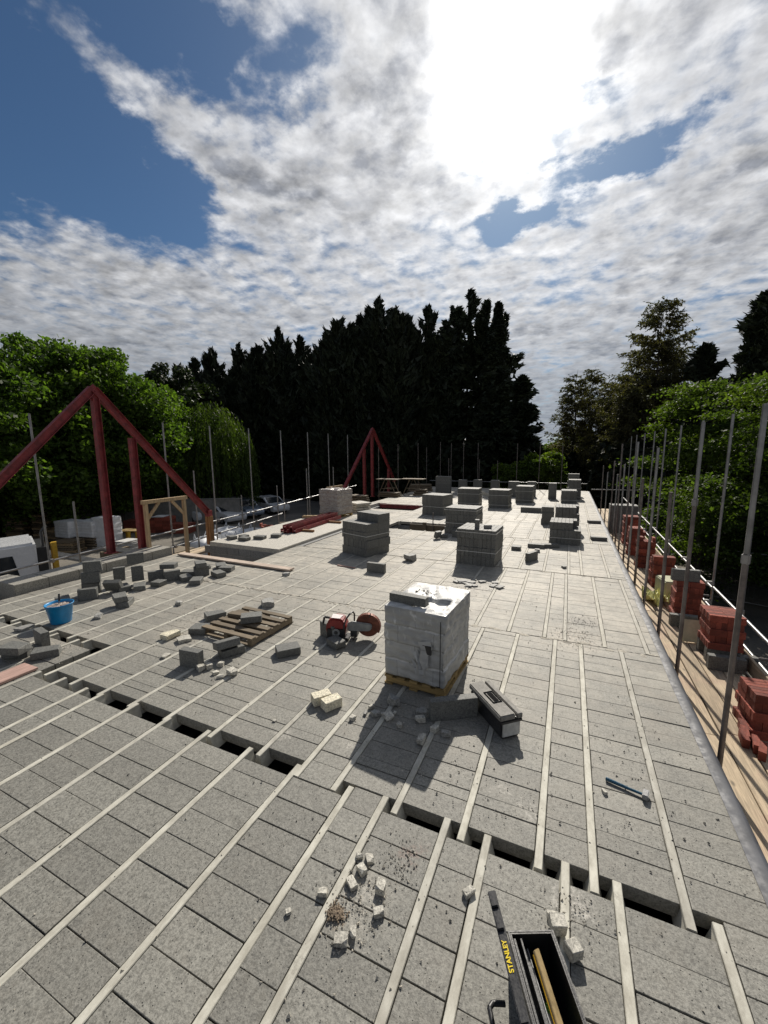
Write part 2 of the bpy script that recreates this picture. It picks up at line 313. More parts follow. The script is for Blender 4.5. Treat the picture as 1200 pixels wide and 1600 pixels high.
# ------------------------------------------------------------------ geometry helpers
def link(o, parent=None):
    COL.objects.link(o)
    if parent is not None: o.parent = parent
    return o
def tag(o, label=None, cat=None, group=None, kind=None):
    if label: o['label'] = label
    if cat: o['category'] = cat
    if group: o['group'] = group
    if kind: o['kind'] = kind
    return o
def thing(name, label, cat, loc=(0, 0, 0), rz=0, group=None):
    o = bpy.data.objects.new(name, None); o.empty_display_size = .1; link(o)
    o.location = loc; o.rotation_euler = (0, 0, rz)
    return tag(o, label, cat, group)
class MB:
    def __init__(s): s.v = []; s.f = []; s.sm = []
    def add(s, vs, fs, smooth=False):
        k = len(s.v); s.v += [tuple(v) for v in vs]; s.f += [tuple(i+k for i in f) for f in fs]; s.sm += [smooth]*len(fs); return s
    def box(s, x0, y0, z0, x1, y1, z1, M4=None):
        vs = [Vector(v) for v in ((x0,y0,z0),(x1,y0,z0),(x1,y1,z0),(x0,y1,z0),(x0,y0,z1),(x1,y0,z1),(x1,y1,z1),(x0,y1,z1))]
        if M4 is not None: vs = [M4 @ v for v in vs]
        return s.add(vs, [(3,2,1,0),(4,5,6,7),(0,1,5,4),(1,2,6,5),(2,3,7,6),(3,0,4,7)])
    def cbox(s, c, d_, rz=0, rx=0, ry=0):
        m = Matrix.Translation(c) @ Matrix.Rotation(rz,4,'Z') @ Matrix.Rotation(ry,4,'Y') @ Matrix.Rotation(rx,4,'X')
        return s.box(-d_[0]/2,-d_[1]/2,-d_[2]/2,d_[0]/2,d_[1]/2,d_[2]/2,m)
    def tube(s, a, b, r, r2=None, n=8, cap=True):
        a, b = Vector(a), Vector(b); r2 = r if r2 is None else r2
        q = (b-a).to_track_quat('Z', 'Y'); vs = []
        for (c, rr) in ((a, r), (b, r2)):
            for i in range(n):
                t = 2*math.pi*i/n; vs.append(c + q @ Vector((math.cos(t)*rr, math.sin(t)*rr, 0)))
        s.add(vs, [(i, (i+1) % n, n+(i+1) % n, n+i) for i in range(n)], True)
        if cap: s.add(vs, [tuple(range(n-1, -1, -1)), tuple(range(n, 2*n))])
        return s
    def path(s, pts, r, n=8):
        for a, b in zip(pts[:-1], pts[1:]): s.tube(a, b, r, n=n)
        return s
    def prism(s, prof, y0, y1, M4=None, axis='y'):   # profile in x,z extruded along y
        n = len(prof); vs = [Vector((a, y0, c)) for a, c in prof]+[Vector((a, y1, c)) for a, c in prof]
        if M4 is not None: vs = [M4 @ v for v in vs]
        return s.add(vs, [tuple(range(n))[::-1] if False else tuple(range(n)), tuple(range(2*n-1, n-1, -1))]+[(i, n+i, n+(i+1) % n, (i+1) % n) for i in range(n)])
    def lathe(s, prof, n=24, c=(0,0,0), M4=None):
        vs = []; k = len(prof)
        for i in range(n):
            t = 2*math.pi*i/n
            for r_, z in prof: vs.append(Vector((c[0]+r_*math.cos(t), c[1]+r_*math.sin(t), c[2]+z)))
        if M4 is not None: vs = [M4 @ v for v in vs]
        fs = [(i*k+j, ((i+1) % n)*k+j, ((i+1) % n)*k+j+1, i*k+j+1) for i in range(n) for j in range(k-1)]
        return s.add(vs, fs, True)
    def mesh(s, name, mat):
        me = bpy.data.meshes.new(name); me.from_pydata(s.v, [], s.f); me.materials.append(mat)
        me.polygons.foreach_set('use_smooth', s.sm); me.update(); return me
    def build(s, name, mat, parent=None, bevel=0, fix=True):
        me = s.mesh(name, mat)
        if fix or bevel:
            bm = bmesh.new(); bm.from_mesh(me)
            if fix: bmesh.ops.recalc_face_normals(bm, faces=bm.faces)
            if bevel: bmesh.ops.bevel(bm, geom=[e for e in bm.edges if len(e.link_faces) == 2 and e.calc_face_angle(0) > .5], offset=bevel, segments=2, affect='EDGES', clamp_overlap=True)
            bm.to_mesh(me); bm.free()
        return link(bpy.data.objects.new(name, me), parent)
def inst(name, me, parent, loc, rot=(0,0,0), scale=(1,1,1)):
    o = bpy.data.objects.new(name, me); link(o, parent); o.location = loc; o.rotation_euler = rot; o.scale = scale; return o
def rough_block(name, dims, mat, bev=.006, jit=.0015, chip=0, seed=0, sub=0):
    r = random.Random(seed); bm = bmesh.new(); bmesh.ops.create_cube(bm, size=1)
    for v in bm.verts: v.co = Vector((v.co.x*dims[0], v.co.y*dims[1], v.co.z*dims[2]))
    if chip:
        v = bm.verts[:]; 
        for c in r.sample(v, chip): c.co *= r.uniform(.80, .93)
    bmesh.ops.bevel(bm, geom=bm.edges[:], offset=bev, segments=1, affect='EDGES')
    for v in bm.verts: v.co += Vector([r.uniform(-jit, jit) for _ in range(3)])
    me = bpy.data.meshes.new(name); bm.to_mesh(me); bm.free(); me.materials.append(mat); return me
def chunk_mesh(name, mat, dims, seed, rough=.07):
    r = random.Random(seed); bm = bmesh.new(); bmesh.ops.create_cube(bm, size=1)
    bmesh.ops.subdivide_edges(bm, edges=bm.edges[:], cuts=2, use_grid_fill=True)
    # cut flat faces off at random to get broken stone
    for k in range(3):
        nrm = Vector((r.uniform(-1,1), r.uniform(-1,1), r.uniform(-.6,1))).normalized()
        bmesh.ops.bisect_plane(bm, geom=bm.verts[:]+bm.edges[:]+bm.faces[:], plane_co=nrm*r.uniform(.44,.66), plane_no=nrm, clear_outer=True)
        bmesh.ops.holes_fill(bm, edges=[e for e in bm.edges if e.is_boundary])
    for v in bm.verts:
        v.co += Vector([r.uniform(-rough, rough)*.35 for _ in range(3)])
    bmesh.ops.triangulate(bm, faces=bm.faces[:])
    zmin = min(v.co.z for v in bm.verts)
    for v in bm.verts: v.co = Vector((v.co.x*dims[0], v.co.y*dims[1], (v.co.z-zmin)*dims[2]))
    bmesh.ops.recalc_face_normals(bm, faces=bm.faces[:])
    me = bpy.data.meshes.new(name); bm.to_mesh(me); bm.free(); me.materials.append(mat); return me

# ------------------------------------------------------------------ ground and yard
def ground():
    m, t, b = newmat('yard ground'); P = wpos(t)
    n = t.noise(P, .22, 6, .6); f = t.noise(P, 9, 6, .7); g = t.noise(P, 60, 3, .6)
    c = t.mix(t.ramp(n, .38, .64), (.115, .105, .088), (.215, .195, .165))
    c = t.mix(t.ramp(f, .45, .75, 0, .6), c, (.10, .085, .065)); c = t.mix(t.ramp(g, .6, .8, 0, .5), c, (.34, .32, .28))
    t.put(b.inputs['Base Color'], c); b.inputs['Roughness'].default_value = .95
    t.put(b.inputs['Normal'], t.bump(t.m('ADD', f, g), .6, .03))
    mb = MB(); N = 24; vs = []; xs = [-600, -200, -90]+[-70+i*6 for i in range(24)]+[90, 200, 600]
    ys = [-600, -200, -60]+[-30+i*6 for i in range(22)]+[120, 240, 700]
    for y in ys:
        for x in xs:
            z = -3.1 + (.12*math.sin(x*.31+y*.17)+.08*math.sin(x*.77-y*.53) if (-70 < x < 70) and not (-14 < x < 4) else 0)
            vs.append((x, y, z))
    nx = len(xs); fs = [(j*nx+i, j*nx+i+1, (j+1)*nx+i+1, (j+1)*nx+i) for j in range(len(ys)-1) for i in range(nx-1)]
    mb.add(vs, fs, True); tag(mb.build('ground', m), kind='structure')
ground()

# ------------------------------------------------------------------ floor deck: beams and infill blocks
T = .15
deck = tag(bpy.data.objects.new('floor_deck', None), kind='structure'); link(deck)
XR = 1.27
A = [-9.1, -8.6, -8.07, -7.55, -7.03, -6.5, -5.98, -5.52, -5.04, -4.75, -4.21, -3.67, -3.13, -2.585, -2.045, -1.515, -1.212, -.71, -.415, .093, .395, .90]
B = [-9.3, -8.78, -8.25, -7.72, -7.2, -6.7, -6.35, -5.83, -5.31, -4.78, -4.25, -3.69, -3.06, -2.46, -2.0, -1.635, -1.10, -.585, -.07, .262, .757]
C = [-9.25, -8.73, -8.21, -7.69, -7.17, -6.65, -6.13, -5.61, -5.09, -4.57, -4.05, -3.53, -2.93, -2.33, -1.75, -1.23, -.73, -.22, .055, .57, 1.08]
Dd = [-9.1, -8.58, -8.06, -7.4, -6.9, -6.4, -5.9, -5.4, -4.9, -4.38, -3.86, -3.34, -2.8, -2.28, -1.76, -1.45, -.95, -.42, .1, .37, .90]
E_ = [x+.14 for x in C if x < 1] ; F_ = [x-.1 for x in Dd]; G_ = [x+.05 for x in B]; H_ = [x+.1 for x in Dd if x < .9]
BW = .056
holes = [(-9.7, -7.12, 7.55, 8.8), (-12, -7.02, 8.8, 13.5), (-6.0, -3.65, 13.2, 14.6), (-9.0, -6.4, 17.5, 19.5), (-9.3, -7.9, 15.9, 16.5)]
def holed(x0, x1, y0, y1):
    xm, ym = (x0+x1)/2, (y0+y1)/2
    return any(a < xm < b and c < ym < d_ for a, b, c, d_ in holes)
blocks = []; beams = []
bays = [(A, -3.0, 2.50, 2.615), (B, 2.50, 6.10, 6.08), (C, 6.10, 9.62, 9.6), (Dd, 9.62, 13.12, 13.1), (E_, 13.12, 16.62, 16.6), (F_, 16.62, 20.12, 20.1), (G_, 20.12, 23.62, 23.6), (H_, 23.62, 30.2, 30.2)]
r0 = random.Random(3)
for bi, (bx, y0, y1, yend) in enumerate(bays):
    # beams
    for x in bx:
        ys_, ye = y0+.02, yend
        if bi == 0: ys_ = y0; ye = 2.61 + r0.uniform(-.02, .03)
        if bi == 1: ys_ = 2.495+r0.uniform(-.01, .015) if x > -2.2 else 2.56
        segs = [(ys_, ye)]
        for (a, b, c, d_) in holes:
            if a-.03 < x < b-.03:
                ns = []
                for (s_, e_) in segs:
                    if c > s_ and c < e_: ns.append((s_, c)); 
                    if d_ < e_ and d_ > s_: ns.append((d_, e_))
                    if c >= e_ or d_ <= s_: ns.append((s_, e_))
                segs = ns
        if bi == 0 and x < -6.2: segs = [(s_, 3.33 if e_ > 2.5 else e_) for s_, e_ in segs]
        if bi == 1 and x < -6.2: segs = [(3.28, e_) for s_, e_ in segs]
        for s_, e_ in segs: beams.append((x, s_, e_))
    # columns of infill blocks
    cols = [(-9.62, bx[0])]+[(bx[i]+BW, bx[i+1]) for i in range(len(bx)-1)]+[(bx[-1]+BW, XR)]
    for ci, (xa, xb) in enumerate(cols):
        if xb-xa < .05: continue
        ya, yb = y0, y1
        if bi == 0: yb = 2.49 if not (-1.50 < xa < -1.2) else 2.615
        if bi == 1: ya = 2.625 if xa > -2.1 else 2.68
        if bi == 1 and (-2.0 < xa < -1.6): ya = 2.50
        if bi == 1 and xa > .7: ya = 2.625
        if bi == 0 and xa > .9: yb = 2.62
        if xa < -6.2:
            if bi == 0: yb = 3.20
            if bi == 1: ya = 3.39
        if bi >= 2: ya += .006+(.03 if bi in (3, 4) else 0)
        y = yb if bi == 0 else ya
        k = 0; odd = r0.choice([0, 0, .1])
        step = -1 if bi == 0 else 1
        first = True
        while True:
            L = .2165 if not (bi in (1,) and k == 1 and xa < .6) else .105      # row of narrow cut slips near the gap
            if r0.random() < .04: L = .14
            a, b = (y-L, y) if step < 0 else (y, y+L)
            if step < 0 and a < ya: break
            if step > 0 and b > yb-.002:
                b = yb-.004
                if b-a < .03: break
                if not holed(xa, xb, a, b): blocks.append((xa, xb, a, b))
                break
            if not holed(xa, xb, a, b): blocks.append((xa, xb, a, b))
            y = a if step < 0 else b
            k += 1
CP = np.array((0, 0, 2.72)); CR = np.array(cam.matrix_world)[:3, :3]
def pix(x, y, z):
    c = CR.T @ (np.array((x, y, z))-CP)
    if c[2] > -.1: return None
    return 384+408*c[0]/-c[2], 512-408*c[1]/-c[2]
def parea(xa, xb, a, b):
    q = [pix(*v, 0) for v in ((xa, a), (xb, a), (xb, b), (xa, b))]
    if any(v is None for v in q): return 0
    if all(v[0] < 0 or v[0] > 768 or v[1] < 0 or v[1] > 1024 for v in q): return 0
    return abs(sum(q[i][0]*q[(i+1) % 4][1]-q[(i+1) % 4][0]*q[i][1] for i in range(4)))/2
blocks.sort(key=lambda v: -parea(*v))
def blk_geom(v, r):
    xa, xb, a, b = v; g = .0035; dz = r.uniform(-.004, .002)
    return (xa+g*r.uniform(.6, 1.6), a+g*r.uniform(.3, 1.5), xb-g*r.uniform(.6, 1.6), b-g*r.uniform(.3, 1.5), dz)
unit = [rough_block('floor_block', (1, 1, 1), M['floor_part'], .012, .004, seed=i) for i in range(4)]
NB = 298
for i, v in enumerate(blocks[:NB]):
    x0, y0, x1, y1, dz = blk_geom(v, r0)
    inst('floor_block', unit[i % 4], deck, ((x0+x1)/2, (y0+y1)/2, dz-.05), (r0.uniform(-.006, .006), r0.uniform(-.004, .004), r0.choice([0, math.pi])), (x1-x0, y1-y0, .1))
mb = MB()
for v in blocks[NB:]:
    x0, y0, x1, y1, dz = blk_geom(v, r0); mb.box(x0, y0, dz-.1, x1, y1, dz)
tag(mb.build('floor_block_field', M['floor_stuff'], deck, fix=False), kind='stuff')
beams.sort(key=lambda v: v[1])
for x, a, b in beams:
    if b-a < .05: continue
    L = b-a; q = MB(); w2 = BW/2; n = 2
    q.prism([(-w2+.002, -.005), (-w2+.002, -.04), (-.055, -.145), (.055, -.145), (w2-.002, -.04), (w2-.002, -.005), (w2-.006, 0), (-w2+.006, 0)], 0, L)
    o = q.build('floor_beam', M['beam'], deck); o.location = (x+w2, a, .0025+r0.uniform(-.001, .002)); o.rotation_euler = (0, 0, r0.uniform(-.0006, .0006))
# supporting walls inside and under the deck
def walls():
    q = MB()
    for (x0, y0, x1, y1, zt) in [(-9.6, 2.48, .0, 2.60, -.17), (0, 2.48, 1.2, 2.60, -.17), (-9.6, 6.05, 1.2, 6.15, -.17), (-7.5, 9.57, 1.2, 9.67, -.17), (-7.3, 13.07, 1.2, 13.17, -.17),
                            (-9.6, 16.57, 1.2, 16.67, -.17), (-9.6, 20.07, 1.2, 20.17, -.17), (-9.6, 23.57, 1.2, 23.67, -.17),
                            (1.14, -3, 1.255, 30, -.155), (-9.62, -3, -9.5, 7.5, -.155), (-7.12, 7.55, -7.02, 8.8, -.02), (-9.6, 30.1, 1.2, 30.2, -.155), (-9.6, 7.42, -7.55, 7.54, -.16),
                            (-6.1, 13.17, -6.0, 14.7, -.155), (-3.65, 13.17, -3.55, 14.7, -.155), (-6.0, 14.6, -3.65, 14.7, -.155),
                            (-9.1, 17.4, -9.0, 19.6, -.155), (-6.4, 17.4, -6.3, 19.6, -.155), (-7.14, 8.8, -7.0, 13.4, -.014), (-9.62, 13.5, -9.5, 30, -.155)]:
        q.box(x0, y0, -3.1, x1, y1, zt)
    tag(q.build('supporting_wall', M['wall']), kind='structure')
    q = MB().box(-11.9, -3.0, -3.06, 1.13, 30.0, -3.0); tag(q.build('ground_floor_slab', M['wall']), kind='structure')
walls()
# mortar dirt along the bay joints
q = MB(); rr = random.Random(9)
for yb in (6.1, 9.62, 13.12, 16.62, 20.12):
    x = -7.2
    while x < 1.2:
        if rr.random() < (.75 if yb < 7 else .3):
            w_ = rr.uniform(.01, .05)*(1.2 if yb < 7 else 1); h_ = rr.uniform(.002, .007); x0 = x; y0 = yb+rr.uniform(-.06, .05); rad = rr.uniform(.02, .09)
            vs = [(x0, y0, .003+h_)]; k = 7
            for i in range(k):
                a_ = 2*math.pi*i/k; vs.append((x0+math.cos(a_)*rad*rr.uniform(.6, 1.4), y0+math.sin(a_)*w_*rr.uniform(.6, 1.2), .0025))
            q.add(vs, [(0, 1+i, 1+(i+1) % k) for i in range(k)])
        x += rr.uniform(.03, .14)
tag(q.build('mortar_droppings', M['crumb']), kind='stuff')
# damp proof membrane on the right edge
q = MB(); vs = []; n = 130; rr = random.Random(5); off = [0]*4
for i in range(n):
    y = -3+i*33/n; wv = .004*math.sin(y*2.1)+.002*math.sin(y*5.3+1)
    for (dx, z) in ((-.035, .005), (.0, .011), (.045, .018+.001*math.sin(y*3)), (.078, .006), (.094, -.05), (.098, -.20)):
        vs.append((XR-.005+dx+(wv if dx < .05 else wv*.3)+rr.uniform(-.001, .001), y, z+rr.uniform(-.0006, .0006)))
fs = [(i*6+j, i*6+j+1, (i+1)*6+j+1, (i+1)*6+j) for i in range(n-1) for j in range(5)]
q.add(vs, fs, True); tag(q.build('edge_membrane', M['dpc']), 'shiny grey damp proof membrane lapped over the right edge of the block floor', 'membrane')

# raised pale slab left, kerb slab, block wall in the stair pit
q = MB()
q.box(-9.75, 8.8, -.05, -7.16, 13.4, .065)
o = q.build('raised_slab', M['slab'], bevel=.01); tag(o, kind='structure')
pw_ = thing('block_wall', 'dark concrete block wall with pale mortar joints below the raised slab', 'wall', (-9.5, 8.78, -.05)); pw_['kind'] = 'structure'
wb = rough_block('wall_block', (.44, .10, .215), M['wall'], .004, .001)
k = 0
for c in range(8):
    for i in range(-3, 6):
        x = i*.45+(.225 if c % 2 else 0)+.22
        if -.3 < x < 2.3: inst('wall_block', wb, pw_, (x, .05, -.115-c*.225))
MB().box(-.25, .012, -3.04, 2.36, .095, -.0).build('mortar_joint', M['slab'], pw_)
# open courses under the slab
for i, (x, wd) in enumerate(((-9.35, .16), (-8.85, .2), (-8.45, .16), (-7.9, .24))):
    pass
for i, (y0, y1, x0, x1, z) in enumerate(((4.0, 7.5, -10.35, -9.72, .19),)):
    ks = thing('kerb_slab', 'long row of grey concrete slabs raised along the left deck edge', 'slabs', (x0, y0, 0)); n = 6
    for j in range(n):
        a = (y1-y0)*j/n; b = (y1-y0)*(j+1)/n
        MB().box(.002*(j % 2), a+.003, -.2, x1-x0-.003*(j % 3), b-.003, z+.002*(j % 2)).build('slab', M['kerb'], ks, bevel=.006)
    MB().box(.05, .05, -3.09, x1-x0-.12, y1-y0-.05, -.205).build('wall_base', M['wall'], ks)
ks = thing('low_slab', 'lower grey slab lying flush beyond the near end of the kerb', 'slab', (-11.3, 2.4, 0), R(4))
for j in range(3): MB().box(0, .002+j*.75, -.1, .9, .745+j*.75, .03).build('slab', M['kerb'], ks, bevel=.006)
MB().box(.1, .1, -3.09, .8, 2.1, -.11).build('wall_base', M['wall'], ks)

# ------------------------------------------------------------------ red steel frames
def ibeam(mb, a, b, h=.175, w_=.12, t=.014, up=Vector((1, 0, 0))):
    a, b = Vector(a), Vector(b); z = (b-a).normalized(); x = up.cross(z).normalized(); y = z.cross(x)
    M4 = Matrix((x, y, z)).transposed().to_4x4(); M4.translation = a; L = (b-a).length
    # y axis = across (flange width, along up), x axis = depth
    mb.box(-h/2, -w_/2, 0, -h/2+t, w_/2, L, M4); mb.box(h/2-t, -w_/2, 0, h/2, w_/2, L, M4); mb.box(-h/2+t, -t/2, 0, h/2-t, t/2, L, M4)
    return mb
def frame(x, yp, zp, yl, zl, yr, zr, posts, label):
    f = thing('steel_gable_frame', label, 'steel frame', (x, yp, 0))
    def P3(y, z): return (0, y-yp, z)
    ibeam(MB(), P3(yl, zl), P3(yp-.02, zp-.02)).build('rafter', M['red_steel'], f)
    ibeam(MB(), P3(yp+.02, zp-.02), P3(yr, zr)).build('rafter', M['red_steel'], f)
    MB().cbox((0, 0, zp-.12), (.02, .34, .30), rx=R(45)).build('apex_plate', M['red_steel'], f)
    for (y, z0, z1) in posts:
        ibeam(MB(), P3(y, z0), P3(y, z1), .15, .14).build('post', M['red_steel'], f)
        MB().box(-.12, y-yp-.12, z0-.0, .12, y-yp+.12, z0+.015).build('base_plate', M['red_steel'], f)
    MB().cbox((0, yr-yp+.03, zr-.03), (.16, .16, .2)).build('foot_plate', M['red_steel'], f)
    return f
frame(-10.6, 6.41, 4.28, 3.1, .85, 9.58, .80, [(6.43, .19, 4.05), (7.27, -.2, 3.12)], 'large dark red steel gable frame with two posts on the left deck edge')
frame(-10.8, 22.35, 4.05, 18.7, .70, 25.6, .80, [(21.2, 0, 2.85), (22.25, 0, 3.8), (24.7, .0, 1.6)], 'second red steel gable frame standing far behind at the deck end')
t_ = thing('timber_post', 'brown timber post propping the lower end of the near red rafter', 'post', (-10.6, 9.62, -3.1))
for dx in (-.06, .06): MB().box(dx-.05, -.07, 0, dx+.045, .07, 3.78).build('timber', M['timber_brown'], t_, bevel=.004)
def timber_goal(x, y0, y1, zb, zt, label, mat='timber'):
    g = thing('timber_trestle', label, 'timber frame', (x, y0, zb)); h = zt-zb; L = y1-y0
    for y in (0, L): MB().box(-.045, y-.045, 0, .045, y+.045, h-.05).build('leg', M[mat], g, bevel=.004)
    MB().box(-.05, -.1, h-.048, .05, L+.1, h+.05).build('crossbeam', M[mat], g, bevel=.004)
    for s_, y in ((1, 0), (-1, L)):
        MB().cbox((.0, y+s_*.2, h-.27), (.05, .60, .07), rx=s_*R(48)).build('brace', M[mat], g)
    return g
timber_goal(-10.25, 7.22, 8.42, -1.0, 1.42, 'pale timber door-shaped frame with corner braces behind the red posts')

# ------------------------------------------------------------------ scaffold: poles and rails
ordn = ['nearest', 'second', 'third', 'fourth', 'fifth', 'sixth', 'seventh', 'eighth', 'ninth', 'tenth', 'eleventh', 'twelfth', 'thirteenth', 'fourteenth', 'fifteenth', 'sixteenth']
def pole(x, y, z1, mat, label, group, joint=None, z0=-3.1, lean=(0, 0)):
    p_ = thing('scaffold_pole', label, 'scaffold pole', (x, y, z0), 0, group); h = z1-z0
    tx, ty = lean[0]+random.uniform(-.006, .006), lean[1]+random.uniform(-.006, .006)
    def at(z): return (tx*z, ty*z, z)
    if joint is None: MB().tube(at(0), at(h), .0242, n=10).build('tube', M[mat], p_)
    else:
        j = joint-z0
        MB().tube(at(0), at(j), .0242, n=12).build('tube', M['tube_dark'], p_)
        MB().tube(at(j), at(h), .0215, n=12).build('tube', M[mat], p_)
        for dz in (-.05,):
            c = at(j+dz); MB().cbox((c[0], c[1], c[2]), (.062, .062, .10), rz=R(-30)).build('coupler', M['coupler'], p_, bevel=.01)
    return p_
ly = [5.55, 7.1, 9.0, 10.85, 12.8, 14.8, 16.75, 18.7, 20.65]
for i, y in enumerate(ly): pole(-11.6, y, 3.66, 'tube', f'tall galvanised scaffold pole, {ordn[i]} of the left outer row', 'tall poles of the left outer scaffold row')
for i, (y, z, zz) in enumerate([(6.1, 1.5, 0), (9.87, 2.12, 0), (12.0, 1.08, 0), (14.2, 1.28, 0), (16.4, 1.93, 0), (18.9, 1.9, 0)]):
    pole(-11.55, y+.1, z, 'tube', f'short scaffold pole stub, {ordn[i]} between the tall left poles', 'short stub poles on the left')
iy = [(4.62, 3.1, 1.78), (6.4, 3.05, 2.09), (7.6, 2.06, None), (9.15, 2.75, None), (10.35, 2.1, None), (11.6, 2.9, None), (12.65, 1.85, None), (13.7, 2.3, None), (14.8, 2.9, None), (15.7, 1.9, None), (17.2, 2.3, None), (19.2, 1.8, None), (21.5, 2.0, None)]
for i, (y, z, j) in enumerate(iy): pole(1.50, y, z, 'tube' if j or i % 2 else 'tube_dark', f'dark scaffold pole, {ordn[i]} along the right deck edge', 'poles along the right deck edge', j)
oy = [9.6, 11.5, 13.4, 15.3, 17.2, 19.1, 21.0, 23.0]
oy[0:0] = [8.05]
for i, y in enumerate(oy): pole(2.68, y, 3.35 if i else 3.2, 'tube', f'galvanised scaffold pole, {ordn[i]} of the outer row beyond the red brick stacks', 'poles of the right outer row')
def far_poles():
    lst = [(-9.0, 30.6, 3.4), (-8.2, 30.7, 3.3), (-7.9, 29.0, 2.2), (-7.2, 30.6, 3.4), (-6.2, 30.8, 3.3), (-5.9, 29.8, 2.1), (-4.7, 30.6, 2.0), (-3.4, 30.9, 3.2), (-1.9, 30.7, 3.2), (-.4, 30.8, 3.2), (-10.1, 28.6, 3.3), (-10.0, 30.3, 3.0), (-11.2, 24.0, 3.1), (-10.9, 26.6, 3.2)]
    for i, (x, y, z) in enumerate(sorted(lst, key=lambda v: v[0]/v[1])): pole(x, y, z, 'tube_dark', f'thin scaffold pole at the shaded far end, {ordn[i] if i else "first"} from the left', 'poles at the far end of the deck')
far_poles()
def rail(a, b, label, group, mat='tube', cps=()):
    a, b = Vector(a), Vector(b)
    r_ = thing('scaffold_rail', label, 'scaffold rail', a, 0, group); d_ = b-a
    MB().tube((0, 0, 0), d_, .0242, n=12).build('tube', M[mat], r_)
    for y in cps:
        t = (y-a.y)/d_.y; c = d_*t; MB().cbox((c.x+.03, c.y, c.z), (.10, .08, .09)).build('coupler', M['coupler'], r_, bevel=.012)
    return r_
rail((2.61, 3.0, .04), (2.61, 9.25, .14), 'upper galvanised guard rail, near length on the right scaffold', None, cps=(5.1, 8.05))
rail((2.60, 9.3, .12), (2.62, 24, .30), 'upper galvanised guard rail, far length on the right scaffold', None, cps=oy[1:])
rail((2.61, 3.0, -.36), (2.61, 9.0, -.26), 'lower galvanised guard rail, near length on the right scaffold', None, cps=(6.1, 8.05))
rail((2.60, 9.05, -.26), (2.62, 24, -.10), 'lower galvanised guard rail, far length on the right scaffold', None, cps=oy[1:])
rail((-11.54, 3.0, .02), (-11.54, 12.5, .34), 'upper rail of the left scaffold, near length', None, cps=ly[:4])
rail((-11.54, 12.6, .34), (-11.5, 21.5, .72), 'upper rail of the left scaffold, far length', None, cps=ly[4:])
rail((-11.52, 6.6, -.42), (-11.52, 14.5, .02), 'lower rail of the left scaffold beside the stair pit', None, cps=ly[1:5])
rail((-9.8, 30.4, .45), (1.2, 30.7, .45), 'rail across the shaded far end of the deck', None)
rail((1.2, 25.2, .55), (4.6, 25.5, .55), 'pale rail beyond the far right corner of the deck', None)
# scaffold boards, right
bd = thing('scaffold_platform', 'sunlit timber scaffold board walkway along the right of the deck', 'platform', (0, 0, -.45))
xs = [1.37+i*.232 for i in range(5)]
rb = random.Random(2)
for i, x in enumerate(xs):
    y = -2.5+rb.uniform(-.1, .1)
    for L in (3.9, 3.9, 3.9, 3.9, 3.9, 3.9, 3.9):
        st = y; en = y+L-.006
        o = MB().box(-.109, 0, -.038, .109, en-st, 0).build('board', M['board'], bd, bevel=.003)
        o.location = (x+rb.uniform(-.003, .003), st, rb.uniform(-.004, .004)); o.rotation_euler = (0, 0, rb.uniform(-.001, .001)); y += L+.0
    # board joints staggered only slightly so that the seam line reads across the walk
tb = thing('toe_board', 'pale timber toe board on edge behind the brick stacks', 'board', (2.50, 5.6, -.45))
for L, y in ((3.0, 0), (3.9, 3.1), (3.9, 7.05), (3.9, 11.0)): MB().box(0, y, 0, .038, y+L, .22).build('board', M['board'], tb, bevel=.003)
for i in range(17):
    y = -1.5+i*1.55
    o = MB().tube((1.3, 0, 0), (3.0, 0, 0), .0242).build('transom', M['tube_dark'], bd); o.location = (0, y, -.066)
for x in (1.45, 2.55): MB().tube((x, -2.4, -.118), (x, 24.6, -.118), .0242).build('ledger', M['tube_dark'], bd)
# left scaffold platform beyond the slab
bl = thing('scaffold_platform', 'narrow weathered board walkway along the left scaffold', 'platform', (-11.0, 0, -.45))
for i in range(3):
    for j in range(6):
        MB().box(-.25+i*.23, 2+j*3.9, -.04, -.03+i*.23, 5.89+j*3.9, 0).build('board', M['board'], bl)

# ------------------------------------------------------------------ bricks on the right walkway
brick = [rough_block('brick', (.215, .1025, .065), M['brick'], .003, .0012, seed=i) for i in range(3)]
def brick_stack(x, y, rz, nx, ny, nz, label, top=0, jit=.012, z=-.45, col=False, base=False):
    t = thing('brick_stack', label, 'brick stack', (x, y, z), rz, 'stacks of red bricks on the right walkway')
    r_ = random.Random(int(x*1000+y*77)); z0 = 0
    if base:
        for k in (-1, 1): inst('block', cblock[k % 3], t, (.0, k*.17, .1075), (R(90), 0, 0))
        z0 = .215
    # bricks on edge: .215 long, .065 thick, .1025 high
    for kz in range(nz):
        dx, dy = r_.uniform(-jit, jit), r_.uniform(-jit, jit)
        flip = (kz % 2 == 1)
        for i in range(nx):
            for j in range(ny):
                if kz == nz-1 and top and (j*nx+i) >= top: continue
                if flip and nx == 2:
                    # turned layer: length along y
                    tot = int(round(ny*.067/.217)); tot = max(1, tot)
                    a = i*ny+j
                    rows = max(1, int(ny*.067/.2)); per = int(nx*.217/.067)
                    if a >= rows*per: continue
                    px, py = (a % per)*.0675-per*.0675/2+.034, (a//per)*.217-rows*.217/2+.108
                    inst('brick', brick[a % 3], t, (px+dx, py+dy, z0+kz*.1045+.0515), (R(90), 0, R(90)+r_.uniform(-.02, .02)))
                else:
                    px, py = i*.217-nx*.217/2+.108, j*.067-ny*.067/2+.033
                    inst('brick', brick[(i+j) % 3], t, (px+dx+r_.uniform(-.004, .004), py+dy, z0+kz*.1045+.0515), (R(90), 0, r_.uniform(-.02, .02)))
    return t
cblock = [rough_block('block', (.44, .215, .10), M['block'], .005, .0018, seed=10+i, chip=(1 if i == 2 else 0)) for i in range(3)]
